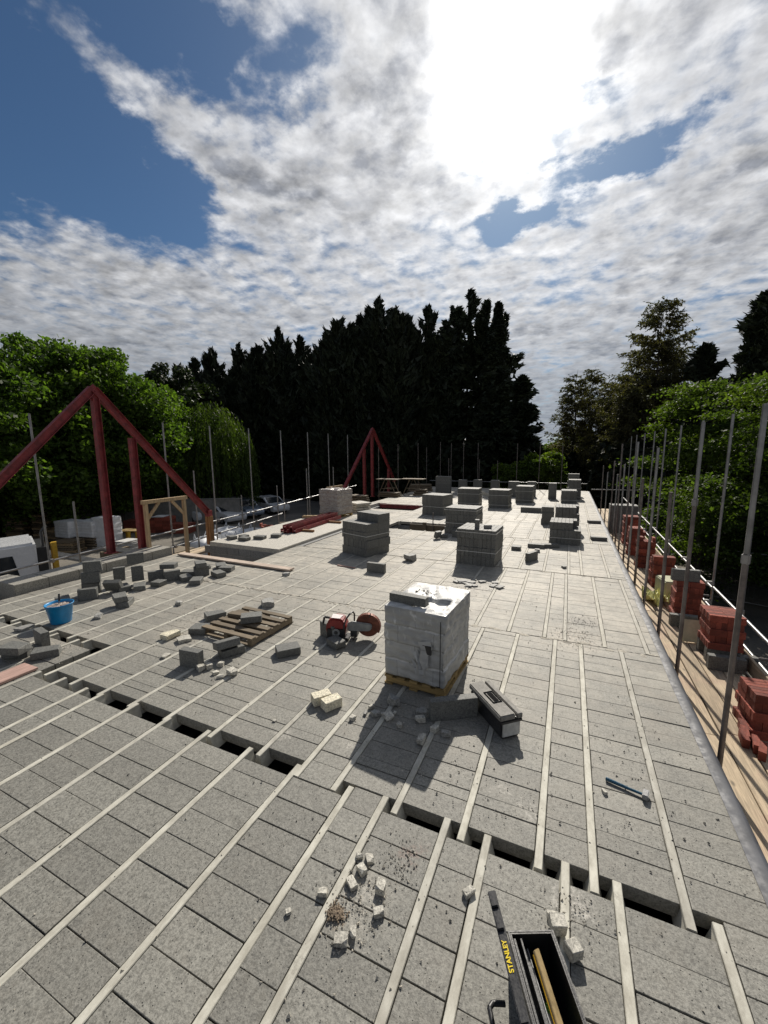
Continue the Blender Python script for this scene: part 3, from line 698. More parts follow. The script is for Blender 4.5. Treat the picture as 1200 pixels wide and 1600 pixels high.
brick_stack(2.20, 5.62, R(3), 2, 7, 5, 'red brick stack nearest the camera with loose bricks at its foot', top=12)
brick_stack(2.25, 7.45, R(2), 2, 7, 5, 'neat waist-high red brick stack raised on grey blocks behind the first', base=True)
brick_stack(2.18, 9.15, R(-2), 2, 6, 7, 'red brick stack with a grey concrete block on its top', top=8)
brick_stack(2.12, 11.1, R(2), 2, 7, 7, 'red brick stack with a hollow top behind the yellow sheet', top=6)
brick_stack(2.02, 12.75, R(0), 2, 5, 8, 'narrow tall red brick stack with one brick proud on top', top=3)
brick_stack(1.98, 14.2, R(0), 2, 6, 8, 'red brick stack with a pale line across, fifth along the walkway', top=9)
brick_stack(2.02, 15.9, R(0), 2, 7, 9, 'dark red brick stack, farthest in shade before the grey blocks', top=14)
o = inst('concrete_block', cblock[0], None, (2.10, 9.02, -.45+.1045*7+.11), (R(90), 0, R(4))); tag(o, 'light grey concrete block set on top of a red brick stack', 'block')
for i, (x, y, rz, lb) in enumerate(((2.22, 7.02, 2, 'grey concrete block lying on the boards before the raised brick stack'), (2.5, 7.15, 10, 'short end of grey block beside the raised brick stack'), (2.05, 8.6, 6, 'grey concrete block on the boards at the foot of the block-topped stack'))):
    o = inst('concrete_block', cblock[i], None, (x, y, -.45+.1075), (R(90), 0, R(rz)), (1 if i != 1 else .5, 1, 1)); tag(o, lb, 'block')
for i, (x, y, z, r_) in enumerate(((1.93, 5.35, 0, 80), (1.90, 5.27, 0, 82), (1.98, 5.20, 0, 78), (1.96, 5.48, 0, 85), (2.0, 5.10, 0, 70))):
    o = inst('loose_brick', brick[i % 3], None, (x, y, -.45+.052+z), (R(90), 0, R(r_))); tag(o, 'loose red brick at the foot of the nearest brick stack, '+('third from camera', 'second from camera and leftmost', 'fourth from camera', 'farthest from camera', 'nearest to camera')[i], 'brick', 'loose bricks at the nearest stack')
t = thing('block_stack', 'dark grey block stack in shade at the far end of the right walkway', 'block stack', (2.0, 17.9, -.45), 0)
for kz in range(5):
    for i in range(2): MB().box(-.46+i*.46, -.3, kz*.216, -.01+i*.46, .3, kz*.216+.214).build('block', M['block'], t)
# yellow wrap and foam board
def crumple(name, size, seed, mat, amp=.06, n=12, fold=1.0):
    r_ = np.random.default_rng(seed); mb = MB(); vs = []
    ph = r_.uniform(0, 6, 8)
    for i in range(n):
        for j in range(n):
            u, v = i/(n-1)-.5, j/(n-1)-.5
            z = amp*(math.sin(9*u+ph[0])*math.cos(7*v+ph[1])+.6*math.sin(17*u+13*v+ph[2]))+amp*1.2+float(r_.uniform(-.25, .25))*amp
            vs.append((u*size[0]*(1+.2*math.sin(5*v+ph[3])), v*size[1]*(1+.2*math.sin(6*u+ph[4])), max(.004, z*fold)))
    mb.add(vs, [(i*n+j, (i+1)*n+j, (i+1)*n+j+1, i*n+j+1) for i in range(n-1) for j in range(n-1)], False)
    return mb.build(name, M[mat], fix=False)
o = crumple('plastic_sheet', (.42, .7), 4, 'yellow_sheet', .10, 12); o.location = (1.84, 9.85, -.45); tag(o, 'crumpled pale yellow plastic sheet on the walkway boards', 'plastic sheet')
o = MB().box(-.17, -.25, 0, .17, .25, .45).build('insulation_pack', M['insul'], bevel=.02); o.location = (2.08, 10.1, -.45); o.rotation_euler = (0, 0, R(12)); tag(o, 'olive yellow foam insulation pack behind the yellow sheet', 'insulation')
o = MB().cbox((0, 0, .19), (.5, .05, .36), rx=R(-28)).build('foam_board', M['insul']); o.location = (2.12, 7.95, -.46); o.rotation_euler = (0, 0, R(8)); tag(o, 'pale green foam board leaning behind the raised brick stack', 'board')

# ------------------------------------------------------------------ packs of concrete blocks on the deck
half = rough_block('block', (.1, .44, .215), M['block'], .004, .0015, seed=3)
half2 = rough_block('block', (.1, .44, .215), M['block'], .004, .002, seed=4)
def strapline(mb, x0, x1, y0, y1, z, off=.003, h=.016):
    mb.box(x0-off, y0-off, z, x1+off, y0-off+.002, z+h); mb.box(x0-off, y1+off-.002, z, x1+off, y1+off, z+h)
    mb.box(x0-off, y0-off+.002, z, x0-off+.002, y1+off-.002, z+h); mb.box(x1+off-.002, y0-off+.002, z, x1+off, y1+off-.002, z+h)
def block_pack(x, y, rz, label, layers=4, nx=9, ny=2, skip=(), straps=((1, .05), (3, .08)), far=False, cover=False, shift=0.02):
    t = thing('block_stack', label, 'block stack', (x, y, 0), rz, 'packs of concrete blocks on the deck'); r_ = random.Random(int(x*100+y*13))
    W_ = nx*.103; D_ = ny*.445
    for kz in range(layers):
        dx, dy = r_.uniform(-shift, shift), r_.uniform(-shift, shift)
        if far:
            q = MB()
            for i in range(nx):
                for j in range(ny):
                    if (kz, i, j) in skip: continue
                    q.box(i*.103-W_/2+dx, j*.445-D_/2+dy, kz*.217, i*.103-W_/2+dx+.1, j*.445-D_/2+dy+.44, kz*.217+.215)
            if q.v: q.build('block_layer', M['block_far'], t, fix=False)
            continue
        for i in range(nx):
            for j in range(ny):
                if (kz, i, j) in skip: continue
                inst('block', half if (i+j) % 2 else half2, t, (i*.103-W_/2+.05+dx, j*.445-D_/2+.22+dy+r_.uniform(-.006, .006), kz*.217+.1085), (0, 0, r_.uniform(-.008, .008)))
    for (lv, o_) in straps:
        q = MB(); strapline(q, -W_/2-shift, W_/2+shift, -D_/2-shift, D_/2+shift, lv*.217-.217+.09+o_); q.build('strap', M['strap'], t)
    return t
sk1 = [(4, i, j) for i in range(10) for j in range(2) if not ((j == 1 and i >= 1))] + [(3, 0, 0)]
block_pack(-4.93, 9.72, R(-19), 'tall grey block stack, left of the saw area, its top layer half removed', 5, 9, 2, skip=[(4, i, 0) for i in range(9)]+[(4, 0, 1)], straps=((3, .02),))
block_pack(-1.90, 9.98, R(-3), 'large grey block stack just behind the wrapped pallet with a small block on top', 4, 9, 2, straps=((2, .02), (4, .05)), skip=[])
o = inst('concrete_block', half, None, (-1.93, 9.72, .868+.108), (0, 0, R(5)), (1, .3, 1)); tag(o, 'small block end standing on the large grey stack behind the pallet', 'block')
block_pack(-3.12, 13.45, R(-3), 'pale-topped grey block stack behind the largest one', 4, 10, 2, straps=((2, .05), (4, .05)), far=False)
block_pack(-5.12, 17.0, R(-12), 'wide grey block stack with one block proud, left of the middle group', 4, 10, 2, straps=((2, .05),), far=True)
block_pack(-4.45, 20.4, R(0), 'grey block stack set behind the wide one at the far left', 4, 10, 2, far=True)
block_pack(-2.93, 20.2, R(-3), 'squared grey block stack in the middle distance, third from the right', 4, 9, 2, far=True)
block_pack(-2.03, 22.7, R(-2), 'distant grey block stack left of the narrow pier', 4, 8, 2, far=True)
block_pack(0.0, 13.1, R(-1), 'low grey block stack nearest of the right-hand group with two straps', 3, 8, 2, skip=[(2, 7, 0), (2, 6, 0), (2, 7, 1)], straps=((1, .1),))
block_pack(0.05, 14.9, R(2), 'grey block stack second in the right-hand group', 4, 7, 2, skip=[(3, 6, 0)], straps=((2, .1),))
block_pack(-.62, 16.2, R(0), 'small grey stack with a ragged top at the left of the right-hand group', 3, 4, 1, far=True, straps=())
block_pack(.10, 23.4, R(0), 'grey block stack far off near the end of the right side', 3, 7, 2, far=True)
block_pack(.38, 25.2, R(0), 'taller grey block stack farthest away on the right side', 5, 6, 2, far=True)
block_pack(.30, 27.2, R(0), 'topmost visible far block stack in front of the dark trees', 6, 6, 1, far=True, straps=())
def pier(x, y, w_, h, label):
    t = thing('block_pier', label, 'block pier', (x, y, 0), 0, 'built block piers at the far end')
    n = int(h/.225)
    for k in range(n): MB().box(-w_/2+.003*(k % 2), -.17, k*.225, w_/2-.003*(k % 2), .17, k*.225+.218).build('course', M['block'], t)
    MB().box(-w_/2+.012, -.16, 0, w_/2-.012, .16, n*.225).build('mortar', M['chunk_grey'], t)
for i, (x, y, w_, h, lb) in enumerate([(-7.2, 25.2, .95, 1.15, 'broad built block pier at the far left end of the deck'), (-6.05, 25.6, .5, 1.0, 'narrow block pier second from the left end'), (-5.2, 26.0, .5, 1.0, 'narrow block pier third from the left end'),
        (-4.1, 25.9, .5, .95, 'narrow block pier with pale edges at mid deck end'), (-2.9, 25.2, .6, 1.0, 'block pier left of the distant strapped stack'), (-1.92, 25.4, .48, .98, 'block pier just right of the distant strapped stack'), (-.75, 24.6, .42, 1.1, 'slim free-standing block pier in front of the green bushes')]):
    pier(x, y, w_, h, lb)
o = MB().box(-.43, -.2, 0, .43, .2, .215).build('block_row', M['block'], bevel=.005); o.location = (-1.42, 19.1, 0); tag(o, 'dark low row of blocks lying alone between the far stacks', 'blocks')
o = MB().cbox((0, 0, .13), (.9, .1, .2), ry=R(18)).build('leaning_board', M['chunk']); o.location = (-4.2, 24.2, 0); tag(o, 'pale board leaning by the piers at the deck end', 'board')

# ------------------------------------------------------------------ loose blocks
hblk = rough_block('block', (.22, .215, .10), M['block'], .005, .003, seed=30, chip=1)
LB = cblock+[hblk]
def lb(x, y, z, rz, pose, label, half_=False, group=None, tilt=0, mat=None, sc=(1, 1, 1)):
    if y < 7.2 and not half_ and sc == (1, 1, 1): sc = (.70, 1, 1)
    me = hblk if half_ else cblock[len(label) % 3]
    if pose == 'flat': rot, dz = (R(tilt), 0, R(rz)), .05
    elif pose == 'edge': rot, dz = (R(90)+R(tilt), 0, R(rz)), .1075
    else: rot, dz = (R(tilt), R(90), R(rz)), (.22 if not half_ else .11)
    o = inst('concrete_block', me, None, (x, y, z+dz*sc[2]+.003+abs(math.sin(R(tilt)))*.09), rot, sc); tag(o, label, 'block', group); return o
for a in [(-8.12, 4.42, 0, 52, 'edge', 'grey block on edge at the front of the tall heap right of the bucket'),
          (-8.42, 4.66, 0, 56, 'edge', 'bottom left block on edge under the tall heap by the bucket'),
          (-8.40, 4.66, .217, 48, 'edge', 'second block up in the tall heap by the bucket'),
          (-8.38, 4.70, .434, 58, 'edge', 'topmost block of the tall heap by the bucket'),
          (-8.35, 4.12, 0, -20, 'flat', 'block lying flat in shade at the left foot of the tall heap'),
          (-8.02, 5.02, 0, -20, 'flat', 'flat block right behind the tall heap'),
          (-8.42, 5.22, 0, -30, 'end', 'block standing on end left of the two-block portal'),
          (-8.14, 5.42, 0, -30, 'end', 'block standing on end carrying a crosswise block'),
          (-8.16, 5.42, .44, 56, 'edge', 'crosswise block resting on an upright block in the left heap'),
          (-7.78, 5.20, 0, -35, 'flat', 'long block lying flat in front of the upright pair'),
          (-7.18, 4.50, 0, -50, 'flat', 'lower block of the small two-block step right of the bucket'),
          (-7.24, 4.46, .10, -25, 'flat', 'upper block of the small two-block step right of the bucket'),
          (-7.98, 5.72, 0, 58, 'edge', 'block on edge at the left of the middle heap'),
          (-7.66, 5.86, 0, 58, 'edge', 'block on edge at the right of the middle heap'),
          (-7.9, 5.98, .217, 30, 'flat', 'block laid over the back of the middle heap'),
          (-7.65, 6.28, 0, 25, 'flat', 'flat block first in the right heap'),
          (-7.42, 5.98, 0, -25, 'flat', 'flat block in front of the right heap'),
          (-7.35, 6.35, 0, 58, 'edge', 'block on edge in the centre of the right heap'),
          (-7.36, 6.35, .217, -35, 'flat', 'block lying on top of the right heap'),
          (-7.02, 5.92, 0, -55, 'flat', 'flat block jutting forward from the right heap'),
          (-7.75, 6.75, 0, 10, 'flat', 'flat block lying behind the right heap'),
          (-7.42, 6.98, 0, -40, 'flat', 'back block of the loose trio near the long plank'),
          (-7.12, 6.86, 0, 20, 'flat', 'right block of the loose trio near the long plank'),
          (-6.98, 6.48, 0, -20, 'flat', 'front block of the loose trio near the long plank'),
          (-5.22, 4.72, 0, 60, 'flat', 'single grey block left behind the wooden pallet'),
          (-4.30, 3.46, 0, 5, 'edge', 'dark block on edge beside the small rubble left of centre'),
          (-3.36, 4.22, 0, 48, 'flat', 'grey block with a broken corner in front of the wooden pallet'),
          (-3.10, 4.86, 0, -20, 'edge', 'grey block on edge propping the left side of the disc cutter'),
          (-3.86, 8.1, 0, 0, 'edge', 'lone grey block on edge in front of the tall half-removed stack'),
          (-6.72, 2.72, 0, 35, 'flat', 'grey block at the very left edge, lower of the left pile'),
          (-6.35, 2.86, 0, 52, 'flat', 'grey block lying nearest the pink board at left'),
          (-6.78, 3.02, 0, -10, 'edge', 'pale block on edge at the back of the left edge pile'),
          (-6.62, 2.64, .10, 20, 'flat', 'upper grey block of the left edge pile'),
          (-.72, 12.05, 0, 2, 'flat', 'long flat block in front of the low right-hand stack'),
          (-.35, 12.2, .0, 20, 'flat', 'flat block just in front of the low right-hand stack corner'),
          (.95, 13.75, 0, 5, 'flat', 'grey block lying alone near the right deck edge'),
          (.98, 16.95, 0, 8, 'flat', 'farther grey block lying alone near the right deck edge'),
          (-3.05, 12.55, 0, 0, 'edge', 'grey block on edge at the foot of the pale-topped stack'),
          (-4.35, 4.62, .14, 40, 'flat', 'grey block resting on the wooden pallet'),
          (-.72, 10.5, 0, 65, 'edge', 'block leaning against the right side of the largest stack')]:
    lb(*a)
lb(-5.0, 4.22, 0, 20, 'flat', 'short grey block piece at the left corner of the wooden pallet', True, sc=(1.2, 1, 1))
lb(-2.86, 4.66, 0, -25, 'flat', 'short pale-topped block in front of the disc cutter', True, sc=(1.15, .75, 1))
lb(-7.62, 5.5, 0, 10, 'flat', 'small half block right of the upright pair', True)
lb(-1.2, 11.55, 0, 0, 'flat', 'half block lying right of the largest stack', True, sc=(1.1, 1, 1))
lb(-8.05, 4.85, 0, 30, 'edge', 'tilted block leaning on the tall heap by the bucket', tilt=28)
lb(-3.62, 12.1, 0, 60, 'edge', 'tipped block standing askew left of the pale-topped stack', True, tilt=15)
lb(-3.5, 12.35, 0, 10, 'flat', 'half block under the tipped one left of the pale-topped stack', True)
lb(-4.08, 3.92, 0, 62, 'flat', 'lower block of the leaning pair beside the wooden pallet', tilt=0)
lb(-4.10, 3.86, .085, 62, 'flat', 'upper tilted block of the leaning pair beside the wooden pallet', tilt=-16)
for x, y, rz, l_ in ((-2.34, 3.47, -38, 'cream block, left of the bright pair in front of the disc cutter'), (-2.19, 3.44, -30, 'cream block, right of the bright pair in front of the disc cutter')):
    me = rough_block('block', (.125, .20, .10), M['cream'], .005, .002, seed=int(-x*100)); o = inst('cream_block', me, None, (x, y, .053), (0, 0, R(rz))); tag(o, l_, 'block')
# big block on edge beside closed toolbox
me = rough_block('block', (.50, .09, .215), M['block'], .005, .002, seed=77)
o = inst('concrete_block', me, None, (-.95, 3.80, .11), (0, 0, R(33))); tag(o, 'large grey slab block on edge between wrapped pallet and closed toolbox', 'block')

# rubble lumps (things) around the pallet and in the foreground
def lump(x, y, s, label, group, mat='chunk', seed=0, z=0, rz=None, h=1.0):
    s = s*(.80 if y < 3.7 else 1.0)
    me = chunk_mesh('lump', M[mat], (s*1.1, s*random.uniform(.6, 1.0), s*h*random.uniform(.45, .8)), seed)
    o = inst('broken_lump', me, None, (x, y, z+.002), (0, 0, random.uniform(0, 6) if rz is None else rz)); tag(o, label, 'rubble', group)
rb = random.Random(21)
fore = [(-1.25, 1.80, .065), (-1.11, 1.92, .085), (-1.09, 2.02, .075), (-1.15, 2.10, .05), (-1.075, 2.11, .07), (-.93, 1.97, .075), (-.885, 1.84, .07), (-1.02, 1.63, .085), (-.975, 1.69, .065)]
fl = ['pale lump farthest left in the foreground scatter, beside a beam', 'large rough pale lump in the middle of the foreground scatter', 'rough pale lump just behind the largest of the foreground scatter', 'small pale lump at the far left tip of the foreground scatter', 'narrow upright pale lump at the far tip of the foreground scatter',
    'tall pale lump on the right side of the foreground scatter', 'pale lump nearest right in the foreground scatter', 'biggest squarish pale lump in front of the brown mortar crumbs', 'small pale lump touching the biggest one by the mortar crumbs']
for i, (x, y, s) in enumerate(fore): lump(x, y, s, fl[i], 'pale lumps scattered in the foreground', 'chunk', 100+i)
lump(-.42, 2.17, .085, 'single pale lump on a beam left of the open toolbox lid', None, 'chunk', 130)
lump(.055, 2.235, .07, 'leftmost pale lump behind the open toolbox', None, 'chunk', 131)
o = inst('pale_block_piece', rough_block('block', (.085, .07, .07), M['chunk'], .004, .003, seed=5, chip=1), None, (.085, 2.175, .05), (0, 0, R(20))); tag(o, 'square pale block piece behind the open toolbox', 'rubble')
o = inst('pale_block_piece', rough_block('block', (.075, .07, .06), M['chunk'], .004, .003, seed=6, chip=1), None, (.165, 2.085, .045), (0, 0, R(38))); tag(o, 'square pale block piece at the right corner of the open toolbox', 'rubble')
lump(-1.38, 1.63, .035, 'small pale chip alone left of the foreground lumps', None, 'chunk', 140)
lump(.40, 3.36, .05, 'pale curved chip beside the hammer', None, 'chunk', 141)
pr = [(-1.60, 3.74, .12), (-1.24, 3.60, .11), (-1.13, 3.32, .12), (-1.26, 3.72, .10), (-1.55, 3.51, .10), (-1.62, 3.54, .06), (-1.69, 3.49, .085), (-1.79, 3.60, .07), (-1.88, 3.35, .07), (-1.80, 3.47, .06), (-1.40, 3.44, .06), (-1.06, 3.52, .085), (-.94, 3.50, .10), (-1.52, 3.6, .05)]
for i, (x, y, s) in enumerate(pr): lump(x, y, s, 'grey broken lump in the shadow in front of the wrapped pallet', 'broken lumps before the wrapped pallet', 'chunk' if i % 3 else 'chunk_grey', 200+i)
fm = ['first from the left', 'second from the left', 'third from the left', 'second from the right', 'longest, farthest right', 'set back behind the others']
for i, (x, y, s) in enumerate([(-4.1, 3.42, .11), (-4.04, 3.5, .09), (-3.86, 3.43, .08), (-3.74, 3.39, .08), (-3.66, 3.50, .12), (-3.95, 3.6, .09)]): lump(x, y, s, 'pale broken lump beside the dark block left of centre, '+fm[i], 'broken lumps left of centre', 'chunk', 300+i)
for i, (x, y, s, l_) in enumerate([(-5.28, 3.92, .20, 'flat yellowish block fragment left of the leaning pair'), (-4.99, 3.92, .16, 'white broken fragment right of the yellowish one'), (-4.82, 3.48, .12, 'small broken fragment in front of the yellowish one'), (-4.78, 5.5, .20, 'grey broken stub behind the wooden pallet'),
        (-3.49, 9.35, .24, 'dark jagged block remnant between the two big stacks'), (-7.03, 3.95, .14, 'small upright block stub right of the bucket'), (-7.65, 3.2, .22, 'low lump of rubble left in front of the bucket'), (-6.3, 4.9, .1, 'small chip lying behind the bucket openings'),
        (-2.6, 3.0, .04, 'tiny pale chip near the left gap'), (-.65, 11.5, .12, 'small dark lump near the low right-hand stack'), (.03, 10.1, .09, 'dark chip on a beam in the third bay'), (-5.6, 7.1, .13, 'small lump near the right end of the long plank'), (-1.7, 9.85, .16, 'round lump on top of the large stack')]):
    lump(x, y, s, l_, None, 'cream' if i == 0 else ('chunk' if i in (1, 2, 8) else 'chunk_grey'), 400+i, h=.5 if i in (0, 1, 2, 6) else .9, z=.87 if i == 12 else 0)
for i in range(16):
    x, y = rb.gauss(-1.75, .3), rb.gauss(8.15, .14); lump(x, y, rb.uniform(.07, .17), 'dark flat shard in the scatter behind the wrapped pallet', 'dark shards behind the wrapped pallet', 'chunk_grey', 500+i, h=.3)
# crumbs and dust lumps
def crumbs(name, mat, centres, n, smin, smax):
    q = MB(); r_ = random.Random(len(name)*7+n)
    for k in range(n):
        c = r_.choice(centres); x, y = r_.gauss(c[0], c[2]), r_.gauss(c[1], c[2]); s_ = r_.uniform(smin, smax)*(r_.random()**1.5+.4)
        if not (-7.3 < x < 1.2 and -2 < y < 24): continue
        if 2.45 < y < 2.7 or holed(x, x, y, y): continue
        pts = [Vector((r_.uniform(-1, 1), r_.uniform(-1, 1), 0)) for _ in range(3)]
        a_ = r_.uniform(0, 6.28)
        vs = [(x+math.cos(a_+i*2.09)*s_*r_.uniform(.6, 1.1), y+math.sin(a_+i*2.09)*s_*r_.uniform(.6, 1.1), .004) for i in range(3)]
        vs += [(x+r_.uniform(-.3, .3)*s_, y+r_.uniform(-.3, .3)*s_, .004+s_*r_.uniform(.4, 1.0))]
        q.add(vs, [(0, 1, 3), (1, 2, 3), (2, 0, 3)])
    tag(q.build(name, M[mat]), kind='stuff')
crumbs('pale_crumbs', 'crumb', [(-1.5, 5, 3.0), (-.2, 3.3, 1.0), (-1.5, 1.8, .9), (-.95, 2.0, .16), (-1.05, 1.85, .12), (-1.0, 1.75, .16), (-.85, 2.2, .08), (.15, 2.3, .1), (-1.5, 3.45, .25), (-3.9, 3.5, .25), (-4.9, 3.6, .4), (-1.0, 3.3, .5), (-3.2, 5.2, .5), (0, 6.15, .35), (.2, 6.2, .25), (-2.6, 5.6, .5), (-6.4, 3.0, .3), (-6, 4.5, .8), (-.4, 2.9, .3)], 2600, .003, .012)
crumbs('dark_crumbs', 'crumb_dark', [(-1.7, 8.1, .35), (.3, 6.9, .15), (.2, 6.5, .2), (-1.7, 8.1, .5), (-2.5, 7, 1.2), (-4.5, 6.3, .9), (-.3, 9, 1.5), (-3, 8, 2), (-5, 6, 1.5), (-6.5, 5, 1.2), (-3, 2.0, 1.2), (-.4, 4, 1.2), (.5, 2.9, .4), (-1, 11, 2), (-4, 10, 2), (-5.6, 4.6, .3), (.6, 4, .5)], 3000, .003, .012)
q = MB(); r_ = random.Random(8)
for k in range(260):
    x, y = r_.gauss(-1.115, .028), r_.gauss(1.745, .022); s_ = r_.uniform(.004, .009)
    q.cbox((x, y, .004+s_*.5+max(0, .012-abs(x+1.115)*.3)), (s_, s_, s_), r_.uniform(0, 3), r_.uniform(0, 1))
tag(q.build('mortar_crumb_heap', simple('brown mortar crumbs', (.22, .17, .12), .95, 0, .3, 30, .3), fix=False), kind='stuff')

# ------------------------------------------------------------------ wooden pallet lying flat
def pallet(x, y, z, rz, label, L=1.0, D_=.85, mat='pallet_wood', missing=(), group=None, n=7):
    t = thing('pallet', label, 'pallet', (x, y, z), rz, group)
    for j in (-1, 0, 1): MB().box(-.04+j*(L/2-.04), -D_/2, .02, .04+j*(L/2-.04), D_/2, .1).build('bearer', M[mat], t, bevel=.003)
    for j in range(n):
        if j in missing: continue
        yy = -D_/2+.045+j*(D_-.09)/(n-1); o = MB().box(-L/2, -.045, 0, L/2, .045, .02).build('slat', M[mat], t, bevel=.002); o.location = (0, yy, .1); o.rotation_euler = (0, 0, random.uniform(-.015, .015))
    for j in (0, .5, 1): MB().box(-L/2, -.045, 0, L/2, .045, .02).build('bottom_board', M[mat], t).location = (0, -D_/2+.045+j*(D_-.09), 0)
    return t
pallet(-4.42, 4.62, .004, R(-2), 'empty weathered wooden pallet with spaced slats flat on the deck', 1.0, .9, n=6)
o = MB().box(-.25, -.06, 0, .25, .06, .04).build('offcut', M['pallet_wood'], bevel=.003); o.location = (-4.62, 4.72, .13); o.rotation_euler = (0, 0, R(5)); tag(o, 'dark timber offcut lying on the wooden pallet', 'timber')

# ------------------------------------------------------------------ wrapped pallet of blocks
def wrapped_pack(cx_, cy_, rz, W_, D_, H_, z0, label, mat='wrap', nlay=5, seed=1, detail=True, cat='wrapped pallet'):
    t = thing('wrapped_pack', label, cat, (cx_, cy_, 0), rz); r_ = np.random.default_rng(seed)
    if detail:
        for j in (-1, 0, 1): MB().box(-W_/2+.01, -.045+j*(D_/2-.06), .024, W_/2-.01, .045+j*(D_/2-.06), .088).build('bearer', M['yellow_wood'], t, bevel=.003)
        for j in range(5): MB().box(-W_/2+j*(W_-.1)/4, -D_/2, .09, -W_/2+.1+j*(W_-.1)/4, D_/2, .112).build('slat', M['yellow_wood'], t)
        for j in range(3): MB().box(-W_/2+j*(W_-.1)/2, -D_/2, .002, -W_/2+.1+j*(W_-.1)/2, D_/2, .022).build('bottom_board', M['yellow_wood'], t)
    # wrapped body: rings of a rounded rectangle, layer grooves and wrinkles
    nz = 60 if detail else 24; per = 120 if detail else 60; vs = []
    lo = r_.uniform(-.012, .012, (nlay+2, 2)); ph = r_.uniform(0, 6.28, 12)
    def ring(z, inset=0):
        out = []; h = z/H_; lay = min(nlay-1, int(h*nlay)); fr = h*nlay-lay
        groove = -.020*math.exp(-((min(fr, 1-fr))/.045)**2)
        for i in range(per):
            s_ = i/per*2*(W_+D_); c = .03
            if s_ < W_: x, y, nx_, ny_ = -W_/2+s_, -D_/2, 0, -1; u = s_
            elif s_ < W_+D_: x, y, nx_, ny_ = W_/2, -D_/2+s_-W_, 1, 0; u = s_
            elif s_ < 2*W_+D_: x, y, nx_, ny_ = W_/2-(s_-W_-D_), D_/2, 0, 1; u = s_
            else: x, y, nx_, ny_ = -W_/2, D_/2-(s_-2*W_-D_), -1, 0; u = s_
            # corners tucked in
            ex, ey = W_/2-abs(x), D_/2-abs(y)
            k = max(0, .03-max(ex, ey))*.4
            vert = -.010*math.exp(-((abs((u % .2)-.1))/.012)**2)*(1 if detail else 0)
            wn = .006*math.sin(u*9+z*7+ph[0])+.004*math.sin(u*23-z*19+ph[1])+.003*math.sin(u*51+z*37+ph[2])+.0035*math.sin(z*61+u*7+ph[3])
            o_ = groove+vert+wn-inset-k
            out.append((x+nx_*o_+lo[lay][0], y+ny_*o_+lo[lay][1], z0+z))
        return out
    rings = [ring(H_*i/nz) for i in range(nz+1)]
    for rg in rings: vs += rg
    mb = MB(); fs = [(j*per+i, j*per+(i+1) % per, (j+1)*per+(i+1) % per, (j+1)*per+i) for j in range(nz) for i in range(per)]
    mb.add(vs, fs, True)
    n_ = 40 if detail else 14; tv = []
    for i in range(n_+1):
        for j in range(n_+1):
            u, v = i/n_-.5, j/n_-.5; x, y = u*(W_+.004), v*(D_+.004); e = min(.5-abs(u), .5-abs(v)); ed = min(1, e/.06)
            z = .012*ed+.010*ed*math.sin(x*11+ph[4]+2*math.sin(y*7))*math.cos(y*9+ph[5])+.006*ed*math.sin(x*27+y*19+ph[6]+2*math.sin(x*13))+.004*ed*math.sin(y*53-x*31+ph[7])
            if detail and -.06 < x < .30 and -.36 < y < -.02: z -= .05*min(1, min(x+.06, .30-x, y+.36, -.02-y)/.03)
            k = .03-max(W_/2-abs(x), D_/2-abs(y)); sh = 1-max(0, k)*.4
            tv.append((x*sh+lo[nlay-1][0], y*sh+lo[nlay-1][1], z0+H_+z-.002))
    tf = [(i*(n_+1)+j, (i+1)*(n_+1)+j, (i+1)*(n_+1)+j+1, i*(n_+1)+j+1) for i in range(n_) for j in range(n_)]
    mb.add(tv, tf, True); vs = []; fs = []
    mb.add(vs, fs, True); mb.build('wrap', M[mat], t, fix=False)
    return t
wp = wrapped_pack(-1.455, 4.53, R(-4), .74, .93, .86, .112, 'tall plastic-wrapped pack of grey blocks on a wooden pallet, centre of the deck', nlay=4)
# black strap, torn flap, grey block on top
MB().box(.322, -.478, .14, .330, -.474, .90).box(.28, -.478, .135, .322, -.474, .143).build('strap', M['black_strap'], wp)
q = MB(); q.add([(.06, -.485, .62), (.11, -.50, .55), (.09, -.51, .42), (.15, -.53, .33), (.20, -.50, .36), (.19, -.49, .5), (.24, -.485, .58), (.21, -.48, .66)], [(0, 1, 2, 3, 4, 5, 6, 7)])
q.add([(.0, -.488, .48), (.08, -.53, .40), (.11, -.55, .28), (.15, -.515, .27), (.14, -.49, .40), (.06, -.485, .52)], [(0, 1, 2, 3, 4, 5)])
q.add([(-.02, -.488, .42), (.03, -.51, .33), (.07, -.54, .25), (.05, -.49, .36)], [(0, 1, 2, 3)]); q.build('torn_flap', M['wrap'], wp)
MB().box(.125, -.492, .50, .225, -.476, .60).build('torn_hole_dark', M['black_plastic'], wp)  # black box standing in for the dark inside the torn hole
o = inst('concrete_block', rough_block('block', (.46, .10, .10), M['block'], .005, .002, seed=50), None, (-1.60, 4.22, 1.035), (0, 0, R(-6))); tag(o, 'grey block lying on top of the wrapped pack at its front edge', 'block')
q = MB(); r_ = random.Random(4)
for k in range(22):
    s_ = r_.uniform(.008, .024); q.cbox((r_.gauss(-1.55, .06), r_.gauss(4.62, .04), 1.0+s_*.3), (s_, s_*.8, s_*.6), r_.uniform(0, 3), r_.uniform(0, 1))
tag(q.build('debris_on_wrap', M['crumb_dark'], fix=False), kind='stuff')

